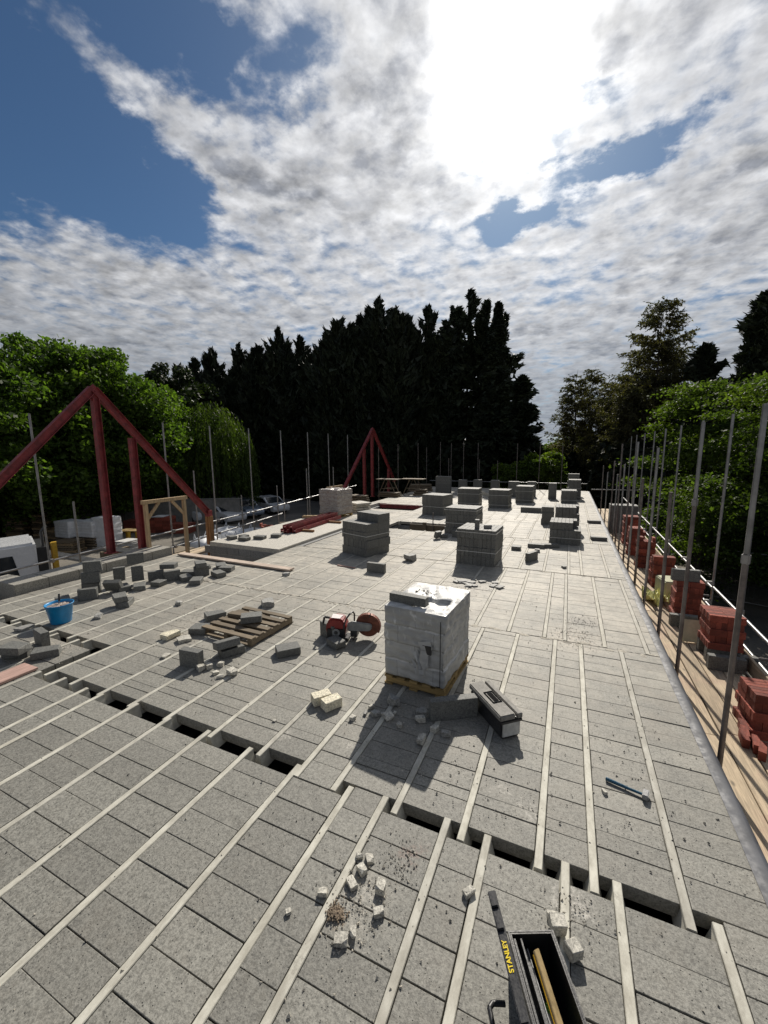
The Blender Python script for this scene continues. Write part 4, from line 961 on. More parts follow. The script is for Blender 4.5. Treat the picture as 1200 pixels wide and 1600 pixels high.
def text(body, size, mat, parent, M4, ext=.001, bold=0):
    cu = bpy.data.curves.new('lettering', 'FONT'); cu.body = body; cu.size = size; cu.extrude = ext; cu.align_x = 'CENTER'; cu.align_y = 'CENTER'; cu.offset = bold
    tmp = bpy.data.objects.new('tmp_lettering', cu); COL.objects.link(tmp); dg = bpy.context.evaluated_depsgraph_get(); dg.update()
    me = bpy.data.meshes.new_from_object(tmp.evaluated_get(dg)); bpy.data.objects.remove(tmp)
    me.materials.clear(); me.materials.append(mat); o = bpy.data.objects.new('lettering', me); link(o, parent); o.matrix_local = M4; return o

# ------------------------------------------------------------------ closed toolbox
def closed_toolbox():
    t = thing('toolbox', 'closed black toolbox with dusty grey lid beside the wrapped pallet', 'toolbox', (-.56, 3.93, 0), R(-48.5))
    L, W_, H_ = .58, .225, .245
    q = MB(); q.prism([(-W_/2+.02, .0), (W_/2-.02, 0), (W_/2, .19), (-W_/2, .19)], -L/2, L/2, Matrix.Rotation(R(-90), 4, 'Z')); q.build('body', M['black_plastic'], t, bevel=.012)
    q = MB(); q.box(-L/2-.008, -W_/2-.012, .19, L/2+.008, .045, H_+.005); q.build('lid', M['grey_lid'], t, bevel=.01)
    q = MB(); q.box(-L/2-.008, .066, .19, L/2+.008, W_/2+.010, H_-.003); q.build('lid_rail', M['grey_lid'], t, bevel=.006)
    MB().box(-L/2-.004, .046, .19, L/2+.004, .065, H_-.03).build('lid_groove', M['black_plastic'], t)
    q = MB(); q.box(-.095, -.072, H_+.004, .095, -.062, H_+.012).box(-.095, .018, H_+.004, .095, .028, H_+.012).box(-.095, -.062, H_+.004, -.085, .018, H_+.012).box(.085, -.062, H_+.004, .095, .018, H_+.012)
    q.build('handle_recess', M['recess_shade'], t)
    MB().box(-.07, -.045, H_+.0065, .07, .005, H_+.010).build('handle', M['recess_shade'], t)
    q = MB(); q.box(L/2+.0005, -W_/2+.012, .03, L/2+.014, W_/2-.018, .178); q.build('end_tray', M['grey_plastic'], t, bevel=.008)
    MB().box(L/2-.01, -W_/2-.004, .165, L/2+.016, W_/2+.002, .192).build('end_clip', M['black_plastic'], t, bevel=.004)
closed_toolbox()

# ------------------------------------------------------------------ open toolbox in the foreground
def open_toolbox():
    # long axis u=(.42,-.907), across v=(.907,.42); origin at the far left bottom corner
    t = thing('toolbox', 'open black toolbox full of hand tools at the bottom edge', 'toolbox', (-.146, 1.856, 0), R(-65.1))
    L, W_, H_ = .62, .215, .27; th = .006
    # local x along length (towards camera), local y across (towards right/up)
    q = MB(); q.box(0, 0, .004, L, W_, .012).box(0, 0, .012, th, W_, H_).box(L-th, 0, .012, L, W_, H_).box(th, 0, .012, L-th, th, H_).box(th, W_-th, .012, L-th, W_, H_)
    q.build('body', M['black_plastic'], t)
    q = MB(); q.box(-.012, -.010, H_-.018, L+.01, -.001, H_).box(-.012, W_+.001, H_-.018, L+.01, W_+.012, H_).box(-.012, -.001, H_-.018, -.001, W_+.001, H_); q.build('rim', M['black_plastic'], t, bevel=.002)
    q = MB(); q.box(.08, W_+.0125, .10, .14, W_+.022, .25).box(.34, W_+.0125, .10, .40, W_+.022, .25); q.build('latch', M['grey_lid'], t, bevel=.003)
    MB().box(.02, W_+.0015, .03, L-.02, W_+.006, .09).build('side_rib', M['black_plastic'], t)
    # lid hinged on the left long side, folded out and standing up
    ld = thing('lid', None, None, (0, -.014, H_-.02)); ld.parent = t; ld.rotation_euler = (R(14), 0, 0)
    q = MB(); q.box(-.08, -.012, 0.05, -.01, -.002, .164).box(-.01, -.012, 0, L+.01, -.002, .164).box(-.01, -.038, .0, -.002, -.012, .164).box(L, -.038, 0, L+.01, -.012, .164); q.build('lid_shell', M['black_plastic'], ld)
    q = MB(); q.box(-.085, -.042, .165, L+.012, .0, .183); q.build('lid_rim', M['black_plastic'], ld, bevel=.004)
    text('STANLEY', .030, M['letter'], ld, Matrix.Translation((.20, -.021, .1845)) @ Matrix.Rotation(R(180), 4, 'Z'), .0008, .0008)
    for x in (-.03, .07, .40): MB().box(x-.03, -.040, .1835, x+.03, -.004, .195).build('lid_latch', M['black_plastic'], ld, bevel=.004)
    # handle loop on the outside
    q = MB().path([(.18, -.075, .12), (.18, -.135, .125), (.20, -.155, .13), (.46, -.155, .13), (.48, -.135, .125), (.48, -.075, .12)], .012, 8); q.build('handle', M['black_plastic'], t)
    # grey tray / spirit level lying along the left inside
    q = MB(); q.box(.02, .012, .19, L-.02, .022, .262).box(.02, .046, .19, L-.02, .054, .262).box(.02, .022, .19, L-.02, .046, .20); q.build('tray', M['dark_metal'], t)
    return t
open_toolbox()
Mt = Matrix.Translation((-.146, 1.856, 0)) @ Matrix.Rotation(R(-65.1), 4, 'Z')
def in_tb(o): o.matrix_world = Mt @ o.matrix_world; return o
def tb_tool(name, label, cat, build_):
    t = thing(name, label, cat); t.matrix_world = Mt.copy(); build_(t); return t
tb_tool('spirit_level', 'grey aluminium level lying along the left side of the open toolbox', 'level', lambda t: (MB().box(.03, .058, .12, .60, .062, .215).build('edge', M['steel'], t), MB().box(.03, .062, .125, .60, .080, .21).build('web', M['dark_metal'], t), MB().box(.03, .080, .12, .60, .084, .215).build('edge', M['steel'], t)))
def _plank(t):
    m4 = Matrix.Translation((.34, .135, .20)) @ Matrix.Rotation(R(3), 4, 'Z') @ Matrix.Rotation(R(9), 4, 'Y') @ Matrix.Rotation(R(52), 4, 'X')
    q = MB(); q.prism([(-.30, -.018), (-.28, .025), (.28, .03), (.30, -.022)], -.012, .0, m4); q.build('blade', M['lime_wood'], t, bevel=.002)
    q = MB(); q.prism([(-.27, .014), (-.27, .027), (.29, .032), (.30, .014)], -.020, -.0125, m4); q.build('edge_strip', M['brass'], t, bevel=.002)
    MB().tube(m4 @ Vector((-.21, -.0125, 0)), m4 @ Vector((-.21, -.016, 0)), .012, n=12).build('hole', M['black_plastic'], t)
tb_tool('wooden_float', 'yellow-edged wooden straight tool leaning out of the open toolbox', 'hand tool', _plank)
def _green(t):
    q = MB()
    for i in range(12): q.lathe([(.014, 0), (.018, .004), (.018, .008), (.014, .012)], 12, M4=Matrix.Translation((.20+i*.011, .108, .14)) @ Matrix.Rotation(R(90), 4, 'Y'))
    q.build('grip', M['green'], t)
tb_tool('green_handle', 'ribbed lime green tool grip deep in the open toolbox', 'tool handle', _green)
tb_tool('trowel', 'dusty pale trowel lying over the green grip in the open toolbox', 'trowel', lambda t: (MB().add([(.26, .09, .20), (.47, .075, .19), (.50, .125, .195), (.30, .12, .21), (.26, .09, .197), (.47, .075, .187), (.50, .125, .192), (.30, .12, .207)], [(0, 1, 2, 3), (7, 6, 5, 4), (0, 4, 5, 1), (1, 5, 6, 2), (2, 6, 7, 3), (3, 7, 4, 0)]).build('blade', M['grey_lid'], t), MB().tube((.30, .11, .20), (.22, .105, .21), .008).build('shank', M['steel'], t)))
tb_tool('torch', 'black capped tube with pale rim at the bottom of the photo', 'tube', lambda t: (MB().tube((.42, .115, .16), (.50, .125, .235), .034, n=20).build('barrel', M['black_plastic'], t), MB().lathe([(.036, -.012), (.039, 0), (.036, .006), (.033, .004)], 24, M4=Matrix.Translation((.50, .125, .235)) @ Vector((.08, .01, .075)).to_track_quat('Z', 'Y').to_matrix().to_4x4()).build('rim', M['steel'], t)))
tb_tool('marker', 'small green and black marker beside the level in the open toolbox', 'marker', lambda t: (MB().tube((.42, .095, .215), (.50, .098, .215), .009, n=10).build('barrel', M['green'], t), MB().tube((.50, .098, .215), (.57, .10, .215), .009, n=10).build('cap', M['black_plastic'], t)))

# ------------------------------------------------------------------ hammer
h = thing('lump_hammer', 'lump hammer with dark teal handle lying on the blocks at right', 'hammer', (.575, 3.46, .022), R(-14))
MB().tube((-.16, 0, 0), (.0, 0, 0), .015, .012, n=12).build('grip', M['blue_handle'], h)
MB().tube((0, 0, 0), (.10, 0, .003), .011, .010, n=12).build('shaft', M['blue_handle'], h)
MB().cbox((.120, 0, .010), (.042, .085, .042), rx=0).build('head', M['steel'], h, bevel=.006)

# ------------------------------------------------------------------ disc cutter
def saw():
    t = thing('disc_cutter', 'red petrol disc cutter saw standing on the deck behind the cream blocks', 'disc cutter', (-2.80, 4.95, 0), R(15))
    # engine body
    q = MB(); q.prism([(-.30, .05), (-.05, .05), (-.03, .20), (-.06, .30), (-.12, .335), (-.24, .34), (-.32, .27), (-.335, .16)], -.11, .11); q.build('engine_cover', M['saw_red'], t, bevel=.025)
    q = MB(); q.box(-.31, -.125, .045, -.04, -.108, .19); q.build('starter_cover', M['black_plastic'], t, bevel=.01)
    MB().tube((-.17, -.126, .14), (-.17, -.138, .14), .055, n=20).build('starter_housing', M['saw_grey'], t)
    MB().tube((-.17, -.139, .14), (-.17, -.142, .14), .028, n=16).build('starter_vent', M['dark_metal'], t)
    q = MB(); q.add([(-.25, -.095, .345), (-.12, -.095, .34), (-.10, .05, .338), (-.26, .05, .346)], [(0, 1, 2, 3)]); q.build('sticker', M['white_label'], t)
    MB().box(-.33, -.10, .004, .0, .10, .045).build('foot', M['black_plastic'], t, bevel=.01)
    # arm
    q = MB(); q.prism([(-.02, .13), (.30, .15), (.345, .20), (.33, .26), (.05, .285), (-.03, .25)], -.055, -.015); q.build('arm', M['saw_grey'], t, bevel=.012)
    # blade and guard
    m4 = Matrix.Translation((.27, .03, .205)) @ Matrix.Rotation(R(90), 4, 'X')
    MB().tube((.27, .022, .205), (.27, .026, .205), .168, n=40).build('blade', M['rust'], t)
    q = MB(); pr_ = []; n = 20; vs = []; 
    for i in range(n+1):
        a_ = R(-30)+R(215)*i/n
        for (rad, yy) in ((.03, -.01), (.185, -.01), (.19, .05), (.03, .05)): vs.append((.27+math.cos(a_)*rad, yy, .205+math.sin(a_)*rad))
    fs = [(i*4+j, i*4+(j+1) % 4, (i+1)*4+(j+1) % 4, (i+1)*4+j) for i in range(n) for j in range(4)]+[(0, 1, 2, 3), (n*4+3, n*4+2, n*4+1, n*4)]
    q.add(vs, fs); q.build('blade_guard', M['rust'], t)
    MB().tube((.30, -.04, .36), (.33, -.05, .43), .008).build('guard_lever', M['black_plastic'], t)
    q = MB().path([(-.05, -.13, .06), (-.05, -.14, .25), (-.02, -.12, .35), (.02, -.05, .40), (.04, .04, .40), (.05, .10, .34), (.04, .13, .20), (.03, .13, .06)], .012, 10); q.build('front_handle', M['black_plastic'], t)
    q = MB().path([(-.30, 0, .30), (-.38, 0, .31), (-.40, 0, .22), (-.36, 0, .10), (-.30, 0, .08)], .016, 10); q.build('rear_handle', M['black_plastic'], t)
    q = MB(); 
    for s_ in (-.07, .09): q.tube((.08, s_, .03), (.08, s_, .10), .012)
    q.tube((.08, -.09, .03), (.08, .11, .03), .012).box(.02, -.05, .05, .12, .09, .14); q.build('skid', M['dark_metal'], t)
saw()

# ------------------------------------------------------------------ bucket
b_ = thing('bucket', 'bright blue bucket of mortar with a tool handle sticking out', 'bucket', (-7.43, 3.60, 0))
MB().lathe([(0, .002), (.135, .002), (.14, .01), (.185, .30), (.195, .305), (.198, .32), (.190, .322), (.180, .31), (.136, .02), (0, .015)], 32).build('pail', M['blue'], b_)
q = MB(); vs = [(0, 0, .285)]; n = 24; rr = random.Random(6)
for k, rad in enumerate((.06, .12, .176)):
    for i in range(n): a_ = 2*math.pi*i/n; vs.append((rad*math.cos(a_), rad*math.sin(a_), .28+rr.uniform(-.012, .02)*(1 if k < 2 else .3)))
fs = [(0, 1+i, 1+(i+1) % n) for i in range(n)]+[(1+k*n+i, 1+(k+1)*n+i, 1+(k+1)*n+(i+1) % n, 1+k*n+(i+1) % n) for k in range(2) for i in range(n)]
q.add(vs, fs); q.build('mortar', M['mortar'], b_)
MB().path([(-.19, -.03, .30), (-.21, -.03, .26), (-.21, 0, .24), (-.19, .02, .29)], .004, 6).build('bail_handle', M['steel'], b_)
t = thing('trowel', 'dark trowel handle standing upright in the blue bucket', 'trowel', (-7.49, 3.62, .27))
MB().tube((0, 0, 0), (.012, .01, .07), .007).build('shank', M['steel'], t); MB().tube((.012, .01, .07), (.02, .015, .19), .016, .013, n=10).build('handle', M['black_plastic'], t)

# ------------------------------------------------------------------ planks, steel beams, pallets beyond
o = MB().box(-1.85, -.10, 0, 1.85, .10, .038).build('plank', M['plank'], bevel=.004); o.location = (-7.55, 7.46, .02); o.rotation_euler = (0, 0, R(-1)); tag(o, 'long sunlit plank lying across the deck at the edge of the stair pit', 'plank')
o = MB().box(-.3, -1.8, 0, .0, 0, .03).build('pink_board', M['pinkboard'], bevel=.003); o.location = (-6.02, 2.60, .006); o.rotation_euler = (0, 0, R(1)); tag(o, 'pinkish flat board lying along the left beams by the block pile', 'board')
o = MB().box(-.25, -.02, 0, .25, .02, .02).build('batten', M['pinkboard'], bevel=.002); o.location = (-4.7, 8.2, .006); o.rotation_euler = (0, 0, R(-5)); tag(o, 'thin short batten lying on the deck beyond the long plank', 'batten')
for i, (x, y, z, L, rz) in enumerate(((-8.62, 12.3, .070, 3.2, 3), (-8.42, 12.2, .070, 3.1, 2), (-8.20, 12.4, .070, 3.2, 2.5), (-8.5, 12.3, .203, 3.2, 2), (-8.32, 12.35, .203, 3.2, 3))):
    o = ibeam(MB(), (0, -L/2, 0), (0, L/2, 0), .13, .13, .012, Vector((0, 0, 1))).build('steel_beam', M['red_steel']); o.location = (x, y, z+.07); o.rotation_euler = (0, 0, R(rz))
    tag(o, 'red painted steel beam, one of those stacked on the raised slab', 'steel beam', 'red steel beams stacked on the slab')
for y in (11.2, 13.0):
    o = MB().box(-.55, -.04, 0, .55, .04, .07).build('bearer', M['timber_brown']); o.location = (-8.2, y, .067); o.rotation_euler = (0, 0, R(4)); tag(o, 'brown timber bearer sticking out under the %s end of the red steel beams' % ('near' if y < 12 else 'far'), 'timber')
wrapped_pack(-9.0, 14.95, R(-12), 1.05, .95, 1.04, .112, 'film-wrapped pack of pinkish bricks at the left behind the red beams', 'wrap_brick', 6, 3).location.z = .0
MBX = thing('lintel_stack', 'stack of pale concrete lintels just right of the wrapped brick pack', 'lintels', (-8.75, 16.55, 0), R(-30))
for k in range(4):
    for j in range(2): MB().box(-.45+.03*(k % 2), -.4+j*.4, k*.11, .5-.05*(k % 3), -.03+j*.4, k*.11+.085).build('lintel', M['slab'], MBX)
o = ibeam(MB(), (-9.0, 19.42, -.12), (-6.4, 19.42, -.12), .2, .1, .012, Vector((0, 1, 0))).build('steel_beam', M['red_steel']); tag(o, 'dark red steel beam across the far floor opening', 'steel beam')
for i, (x, y, s_, lab) in enumerate(((-9.4, 9.35, 1, 'grey half block at the left corner of the raised slab'), (-9.15, 9.6, .9, 'grey half block second on the raised slab corner'), (-8.9, 9.35, 1.1, 'grey half block third on the raised slab corner'), (-8.6, 9.7, 1.2, 'grey block right of the slab corner group'), (-8.3, 10.1, 1, 'single grey block alone on the raised slab'))):
    lb(x, y, .065, 10*i-20, 'flat', lab, True, sc=(s_*1.3, 1, 1))
for i, (x, y, n) in enumerate(((-11.0, 12.9, 16), (-10.3, 10.9, 7))):
    t = thing('brick_pile', ('loose heap of orange-red bricks on the left scaffold walkway', 'small heap of red bricks left of the raised slab corner')[i], 'brick pile', (x, y, -.45 if i == 0 else -.3)); rr = random.Random(i)
    for k in range(n): inst('brick', brick[k % 3], t, (rr.uniform(-.28, .28), rr.uniform(-.3, .3), .035+(k//5)*.085), (R(90) if k % 3 == 0 else rr.uniform(-.2, .2), rr.uniform(-.1, .1), rr.uniform(0, 3)))
for i, (x, y, L, rz, mat) in enumerate(((-10.9, 13.6, .9, 30, 'red_steel'), (-10.7, 14.2, 1.2, 50, 'pallet_wood'), (-10.5, 15.3, 1.1, 70, 'red_steel'), (-10.9, 15.9, .9, 20, 'timber'))):
    o = MB().box(-L/2, -.06, 0, L/2, .06, .1).build('offcut', M[mat]); o.location = (x, y, -.44+.1*(i % 2)); o.rotation_euler = (0, 0, R(rz)); tag(o, ('red steel offcut nearest in the litter on the left slab', 'weathered timber offcut in the litter on the left slab', 'red steel offcut farther along the left slab', 'pale timber offcut farthest along the left slab')[i], 'offcut')
# light spot debris and trestles at the far left
timber_goal(-11.6, 18.5, 19.9, -.4, .82, 'pale timber frame standing at the foot of the far red rafter')
for i, (x, y) in enumerate(((-10.3, 23.6), (-8.9, 24.3))):
    t = thing('scaffold_trestle', ('folding trestle with crossed legs under the far red frame', 'right-hand folding trestle with crossed legs at the far end')[i], 'trestle', (x, y, 0)); 
    for dy in (-.3, .3):
        for s_ in (-1, 1): MB().tube((s_*.6, dy, 0), (s_*.15, dy, .95), .025, n=6).build('leg', M['pallet_wood'], t)
        MB().tube((-.42, dy, .4), (.42, dy, .4), .018, n=6).build('stretcher', M['pallet_wood'], t)
    MB().box(-.75, -.36, .95, .75, .36, 1.0).build('top', M['pallet_wood'], t)
for i, (x, y, w_, h) in enumerate(((-10.6, 20.0, 1.2, .35), (-9.8, 22.6, 1.4, .3), (-8.3, 24.0, .9, .4), (-9.2, 26.5, 1.6, .5))):
    t = thing('timber_bundle', ('low dark timber bundle beside the far red posts', 'low dark timber bundle under the folding trestle', 'short dark bundle right of the trestles', 'dark bundle at the deck end among the poles')[i], 'timber', (x, y, 0), R(-20+i*15)); n = 3
    for k in range(n): MB().box(-w_/2+.05*k, -.3, k*h/n, w_/2-.04*k, .3, (k+1)*h/n-.03).build('board_layer', M['pallet_wood'], t)
# recess details: pipe stubs in the third opening
t = thing('timber_shutter', 'timber edge shutter with an upright stub in the mid-deck opening', 'shutter', (-5.45, 14.45, -.3))
MB().box(0, 0, 0, 1.75, .04, .26).build('board', M['pallet_wood'], t); MB().tube((.95, -.05, 0), (.95, -.05, .75), .02).build('stub', M['tube_dark'], t); MB().box(.55, -.08, 0, .68, 0, .36).build('peg', M['pallet_wood'], t)

# ------------------------------------------------------------------ yard on the left, z=-3.1
G = -3.1
def pallet_pile(x, y, rz, n, label):
    t = thing('pallet_pile', label, 'pallets', (x, y, G), rz)
    for k in range(n):
        q = MB(); z = k*.144
        for j in (-1, 0, 1): q.box(-.6, -.05+j*.45, z+.02, .6, .05+j*.45, z+.1)
        for j in range(7): q.box(-.6+j*.19, -.5, z+.1, -.5+j*.19, .5, z+.122)
        for j in (0, 3, 6): q.box(-.6+j*.19, -.5, z, -.5+j*.19, .5, z+.02)
        o = q.build('pallet', M['pallet_wood'] if k % 3 else M['timber'], t); o.rotation_euler = (0, 0, random.uniform(-.06, .06)); o.location = (random.uniform(-.04, .04),)*2+(0,)
pallet_pile(-33.5, 14.6, R(20), 12, 'tall pile of wooden pallets, leftmost in the yard')
pallet_pile(-31.6, 15.2, R(15), 13, 'second tall pile of wooden pallets in the yard')
pallet_pile(-29.8, 15.0, R(10), 7, 'lower pile of pallets left of the white packs')
pallet_pile(-27.2, 14.1, R(25), 5, 'short pallet pile near the lorry')
for i, (x, y, h, rz, l_) in enumerate(((-28.3, 14.8, 1.0, 5, 'white wrapped pack, left one on pallets in the yard'), (-27.1, 15.4, 1.0, 10, 'white wrapped pack, middle one in the yard'), (-26.2, 15.8, 1.9, 12, 'tall double white wrapped pack right of the others in the yard'), (-24.3, 15.9, .55, 12, 'low white wrapped pack right of the tall one in the yard'))):
    z0 = .7 if i < 2 else 0
    t = wrapped_pack(x, y, R(rz), 1.25, 1.0, h, z0, l_, 'bag' if i < 3 else 'wrap', 6, 10+i, False); t.location.z = G
    if z0:
        for k in range(4): MB().box(-.6, -.5, k*.17, .6, .5, k*.17+.12).build('pallet', M['pallet_wood'], t)
# lattice beams / scaffold tubes bundle
t = thing('tube_bundle', 'bundle of long galvanised scaffold tubes stacked in the yard', 'tubes', (-22.5, 10.4, G))
for k in range(14): MB().tube((-6.5+.2*(k % 3), -.3+.07*(k % 7), 1.35+.06*(k//7)), (6+.3*(k % 4), .3+.07*(k % 7), .95+.06*(k//7)), .03, n=6).build('tube', M['tube'], t)
for x in (-4, 3.5): MB().box(x-.1, -.6, 0, x+.1, .9, 1.0+(-.03*x)).build('bearer', M['timber'], t)
t = thing('tube_bundle', 'second lower rack of metal tubes behind the red column', 'tubes', (-19.5, 13.3, G))
for k in range(10): MB().tube((-4+.2*(k % 3), .07*k, .7), (5, .07*k+.5, .6), .03, n=6).build('tube', M['tube'], t)
for x in (-3, 3.5): MB().box(x-.1, -.2, 0, x+.1, 1.3, .62).build('bearer', M['pallet_wood'], t)
o = MB().box(-.9, -.6, 0, .9, .6, 2.6).build('timber_crate', M['timber'], bevel=.01); o.location = (-31.5, 11.6, G); tag(o, 'pale timber crate at the left photo edge behind the lorry', 'crate')
# yard wall, brick packs, yellow trestle
yw = thing('yard_wall', 'long low pale rendered wall behind the yard materials', 'wall', (-37.0, 19.0, G), R(28)); yw['kind'] = 'structure'
MB().box(0, 0, 0, 14, .25, 2.0).build('render', M['concrete_panel'], yw, bevel=.02); MB().box(-.05, -.04, 2.0, 14.05, .29, 2.08).build('coping', M['concrete_panel'], yw)
for i, (x, y, w_, h) in enumerate(((-28.6, 19.6, 1.8, 1.0), (-27.0, 20.2, 1.6, 1.25), (-25.4, 20.6, 1.5, .7))):
    t = thing('brick_pack', ('left dark red brick pack in front of the yard wall', 'middle dark red brick pack with a pale sheet on it', 'low dark red brick pack nearest the white van')[i], 'brick pack', (x, y, G), R(25))
    for k in range(int(h/.22)):
        for j in range(3): MB().box(-w_/2+j*w_/3, -.5, k*.225+.1, -w_/2+(j+1)*w_/3-.02, .5, k*.225+.315).build('brick_row', M['brick'], t)
    MB().box(-w_/2, -.5, 0, w_/2, .5, .09).build('pallet', M['pallet_wood'], t)
    if i == 1: MB().box(-.5, -.52, h//.22*.225+.12, .4, .52, h//.22*.225+.14).build('sheet', M['bag'], t)
t = thing('trestle_table', 'yellow timber trestle table in the yard', 'trestle', (-25.6, 17.0, G), R(20))
MB().box(-.75, -.4, .85, .75, .4, .92).build('top', M['yellow_wood'], t)
for x in (-.65, 0, .65):
    for y in (-.32, .32): MB().box(x-.05, y-.05, 0, x+.05, y+.05, .85).build('leg', M['orange_yellow'], t)
# bulk bags
def bulk_bag(x, y, z, s, label, seed):
    t = thing('bulk_bag', label, 'bulk bag', (x, y, z)); r_ = np.random.default_rng(seed); ph = r_.uniform(0, 6, 6); vs = []; n = 28; m_ = 14
    for j in range(m_+1):
        v = j/m_; 
        rad = (.42+.16*math.sin(v*math.pi*.8)) if v < .82 else .55*max(0, 1-(v-.82)/.18)**.6
        for i in range(n):
            a_ = 2*math.pi*i/n; sq = 1/max(abs(math.cos(a_)), abs(math.sin(a_)))**.6
            rr_ = rad*sq*(1+.05*math.sin(3*a_+ph[0]+v*4)+.03*math.sin(9*a_+ph[1])); vs.append((rr_*math.cos(a_)*s, rr_*math.sin(a_)*s, v*.95*s+.05*math.sin(4*a_+ph[2])*(v > .6)*s))
    MB().add(vs, [(j*n+i, j*n+(i+1) % n, (j+1)*n+(i+1) % n, (j+1)*n+i) for j in range(m_) for i in range(n)], True).build('sack', M['bag'], t)
    for k in range(4):
        a_ = R(45+90*k); MB().path([(math.cos(a_)*.5*s, math.sin(a_)*.5*s, .75*s), (math.cos(a_+.1)*.46*s, math.sin(a_+.1)*.46*s, 1.08*s), (math.cos(a_+.35)*.42*s, math.sin(a_+.35)*.42*s, .85*s)], .025, 5).build('lifting_loop', M['bag'], t)
bulk_bag(-17.9, 16.0, G, 1.35, 'large white bulk bag nearest the brown timber post', 1)
bulk_bag(-18.6, 18.2, G, 1.45, 'large white bulk bag behind, under the far car bonnet', 2)
bulk_bag(-17.0, 18.6, G, 1.40, 'large white bulk bag right of the others beside the brick heap', 3)
bulk_bag(-16.6, 16.9, G, 1.30, 'white bulk bag in front, just above the raised slab', 4)

# ------------------------------------------------------------------ vehicles
def vehicle(x, y, rz, label, cat, prof, glass, W_, paint, wheels, name, z=G, lamp_z=.75, cargo=None):
    t = thing(name, label, cat, (x, y, z), rz)
    q = MB(); q.prism(prof, -W_/2, W_/2); q.build('body', M[paint], t, bevel=.05)
    for gp in glass:
        for s_ in (-1, 1):
            q = MB(); q.prism(gp, s_*(W_/2-.0), s_*(W_/2+.012)); q.build('side_window', M['glass'], t)
    for wx in wheels:
        for s_ in (-1, 1):
            wt = MB().tube((wx, s_*(W_/2-.16), .33), (wx, s_*(W_/2+.02), .33), .33, n=24).build('wheel', M['tyre'], t)
            MB().tube((wx, s_*(W_/2+.021), .33), (wx, s_*(W_/2+.03), .33), .20, n=16).build('rim', M['rim'], wt)
    return t
L = 4.6
van_prof = [(-2.3, .35), (2.25, .30), (2.32, .6), (2.25, .95), (1.35, 1.15), (.75, 1.80), (.3, 1.88), (-2.2, 1.88), (-2.32, 1.6)]
vehicle(-29.6, 24.9, R(-8), 'plain white panel van, leftmost vehicle in the shaded yard', 'van', van_prof, [[(1.2, 1.18), (.72, 1.70), (.30, 1.72), (.30, 1.15)]], 1.85, 'white_paint', (-1.5, 1.45), 'parked_van')
car_prof = [(-2.2, .35), (2.15, .28), (2.25, .55), (2.15, .85), (1.15, 1.02), (.45, 1.50), (-1.2, 1.55), (-1.9, 1.35), (-2.2, .95)]
gl = [[(1.0, 1.03), (.42, 1.42), (-.3, 1.45), (-.3, 1.02)], [(-.36, 1.02), (-.36, 1.45), (-1.15, 1.46), (-1.7, 1.05)]]
def screens(t, W_, mat='glass'):
    q = MB(); q.add([(1.17, -W_/2+.12, 1.03), (1.17, W_/2-.12, 1.03), (.50, W_/2-.2, 1.49), (.50, -W_/2+.2, 1.49)], [(0, 1, 2, 3)]); o = q.build('windscreen', M['glass'], t); o.location = (.015, 0, .015)
    for s_ in (-1, 1): MB().box(2.12, s_*(W_/2-.38)-.16, .62, 2.24, s_*(W_/2-.38)+.16, .78).build('headlight', M['lamp'], t, bevel=.02)
t = vehicle(-26.6, 25.6, R(-14), 'white car half hidden behind the red rafter end', 'car', car_prof, gl, 1.78, 'white_paint', (-1.35, 1.35), 'parked_car'); screens(t, 1.78)
t = vehicle(-27.2, 28.6, R(-18), 'silver-blue estate car in the middle of the parked row', 'car', car_prof, gl, 1.82, 'silver_paint', (-1.35, 1.35), 'parked_car'); screens(t, 1.82)
t = vehicle(-26.6, 31.6, R(-20), 'pale car farthest right in the shaded parked row', 'car', car_prof, gl, 1.80, 'white_paint', (-1.35, 1.35), 'parked_car'); screens(t, 1.80)
# white lorry with sleeper cab seen over the left edge
t = thing('lorry', 'white lorry cab with dark side window at the left photo edge', 'lorry', (-18.5, 7.3, G), R(-112))
q = MB(); q.prism([(-1.0, .6), (1.1, .6), (1.2, 1.3), (1.05, 2.0), (.85, 2.55), (.55, 2.66), (-1.0, 2.72)], -1.15, 1.15); q.build('cab', M['white_paint'], t, bevel=.08)
for s_ in (-1, 1):
    q = MB(); q.prism([(.98, 1.55), (.80, 2.3), (-.35, 2.34), (-.5, 1.45), (-.1, 1.2)], s_*1.15, s_*1.165); q.build('side_window', M['glass'], t)
    for wx in (.55, -3.2): MB().tube((wx, s_*.85, .5), (wx, s_*1.17, .5), .5, n=24).build('wheel', M['tyre'], t)
    MB().box(.98, s_*1.18, 1.6, 1.15, s_*1.45, 2.2).build('mirror', M['black_plastic'], t, bevel=.03)
MB().box(-1.30, -1.05, .8, -1.02, 1.05, 2.5).build('rear_panel', M['black_plastic'], t)
MB().path([(-1.2, .9, 2.3), (-1.2, .9, 3.05), (-1.35, .9, 3.25)], .05, 8).build('exhaust', M['dark_metal'], t)
MB().box(-5.4, -.5, .75, -1.3, .5, 1.05).build('chassis', M['dark_metal'], t)
MB().box(-1.6, .7, .9, -1.45, .85, 2.6).path([(-1.5, .3, 1.0), (-1.5, .3, 2.5)], .06, 6).build('crane_frame', M['orange_yellow'], t)
MB().tube((-3.0, .75, 1.1), (-2.0, .75, 1.1), .38, n=20).tube((-4.2, .6, 1.15), (-3.2, .6, 1.15), .32, n=20).build('fuel_tank', M['black_plastic'], t)
MB().box(-5.3, -1.1, 1.06, -3.4, -.2, 1.3).build('flat_bed', M['bag'], t)
o = MB().box(-.5, -.5, 0, .5, .5, 1.6).build('brown_crate', M['pallet_wood'], bevel=.01); o.location = (-13.1, 10.2, -2.4); tag(o, 'brown brick-faced pier standing left behind the timber post', 'pier')

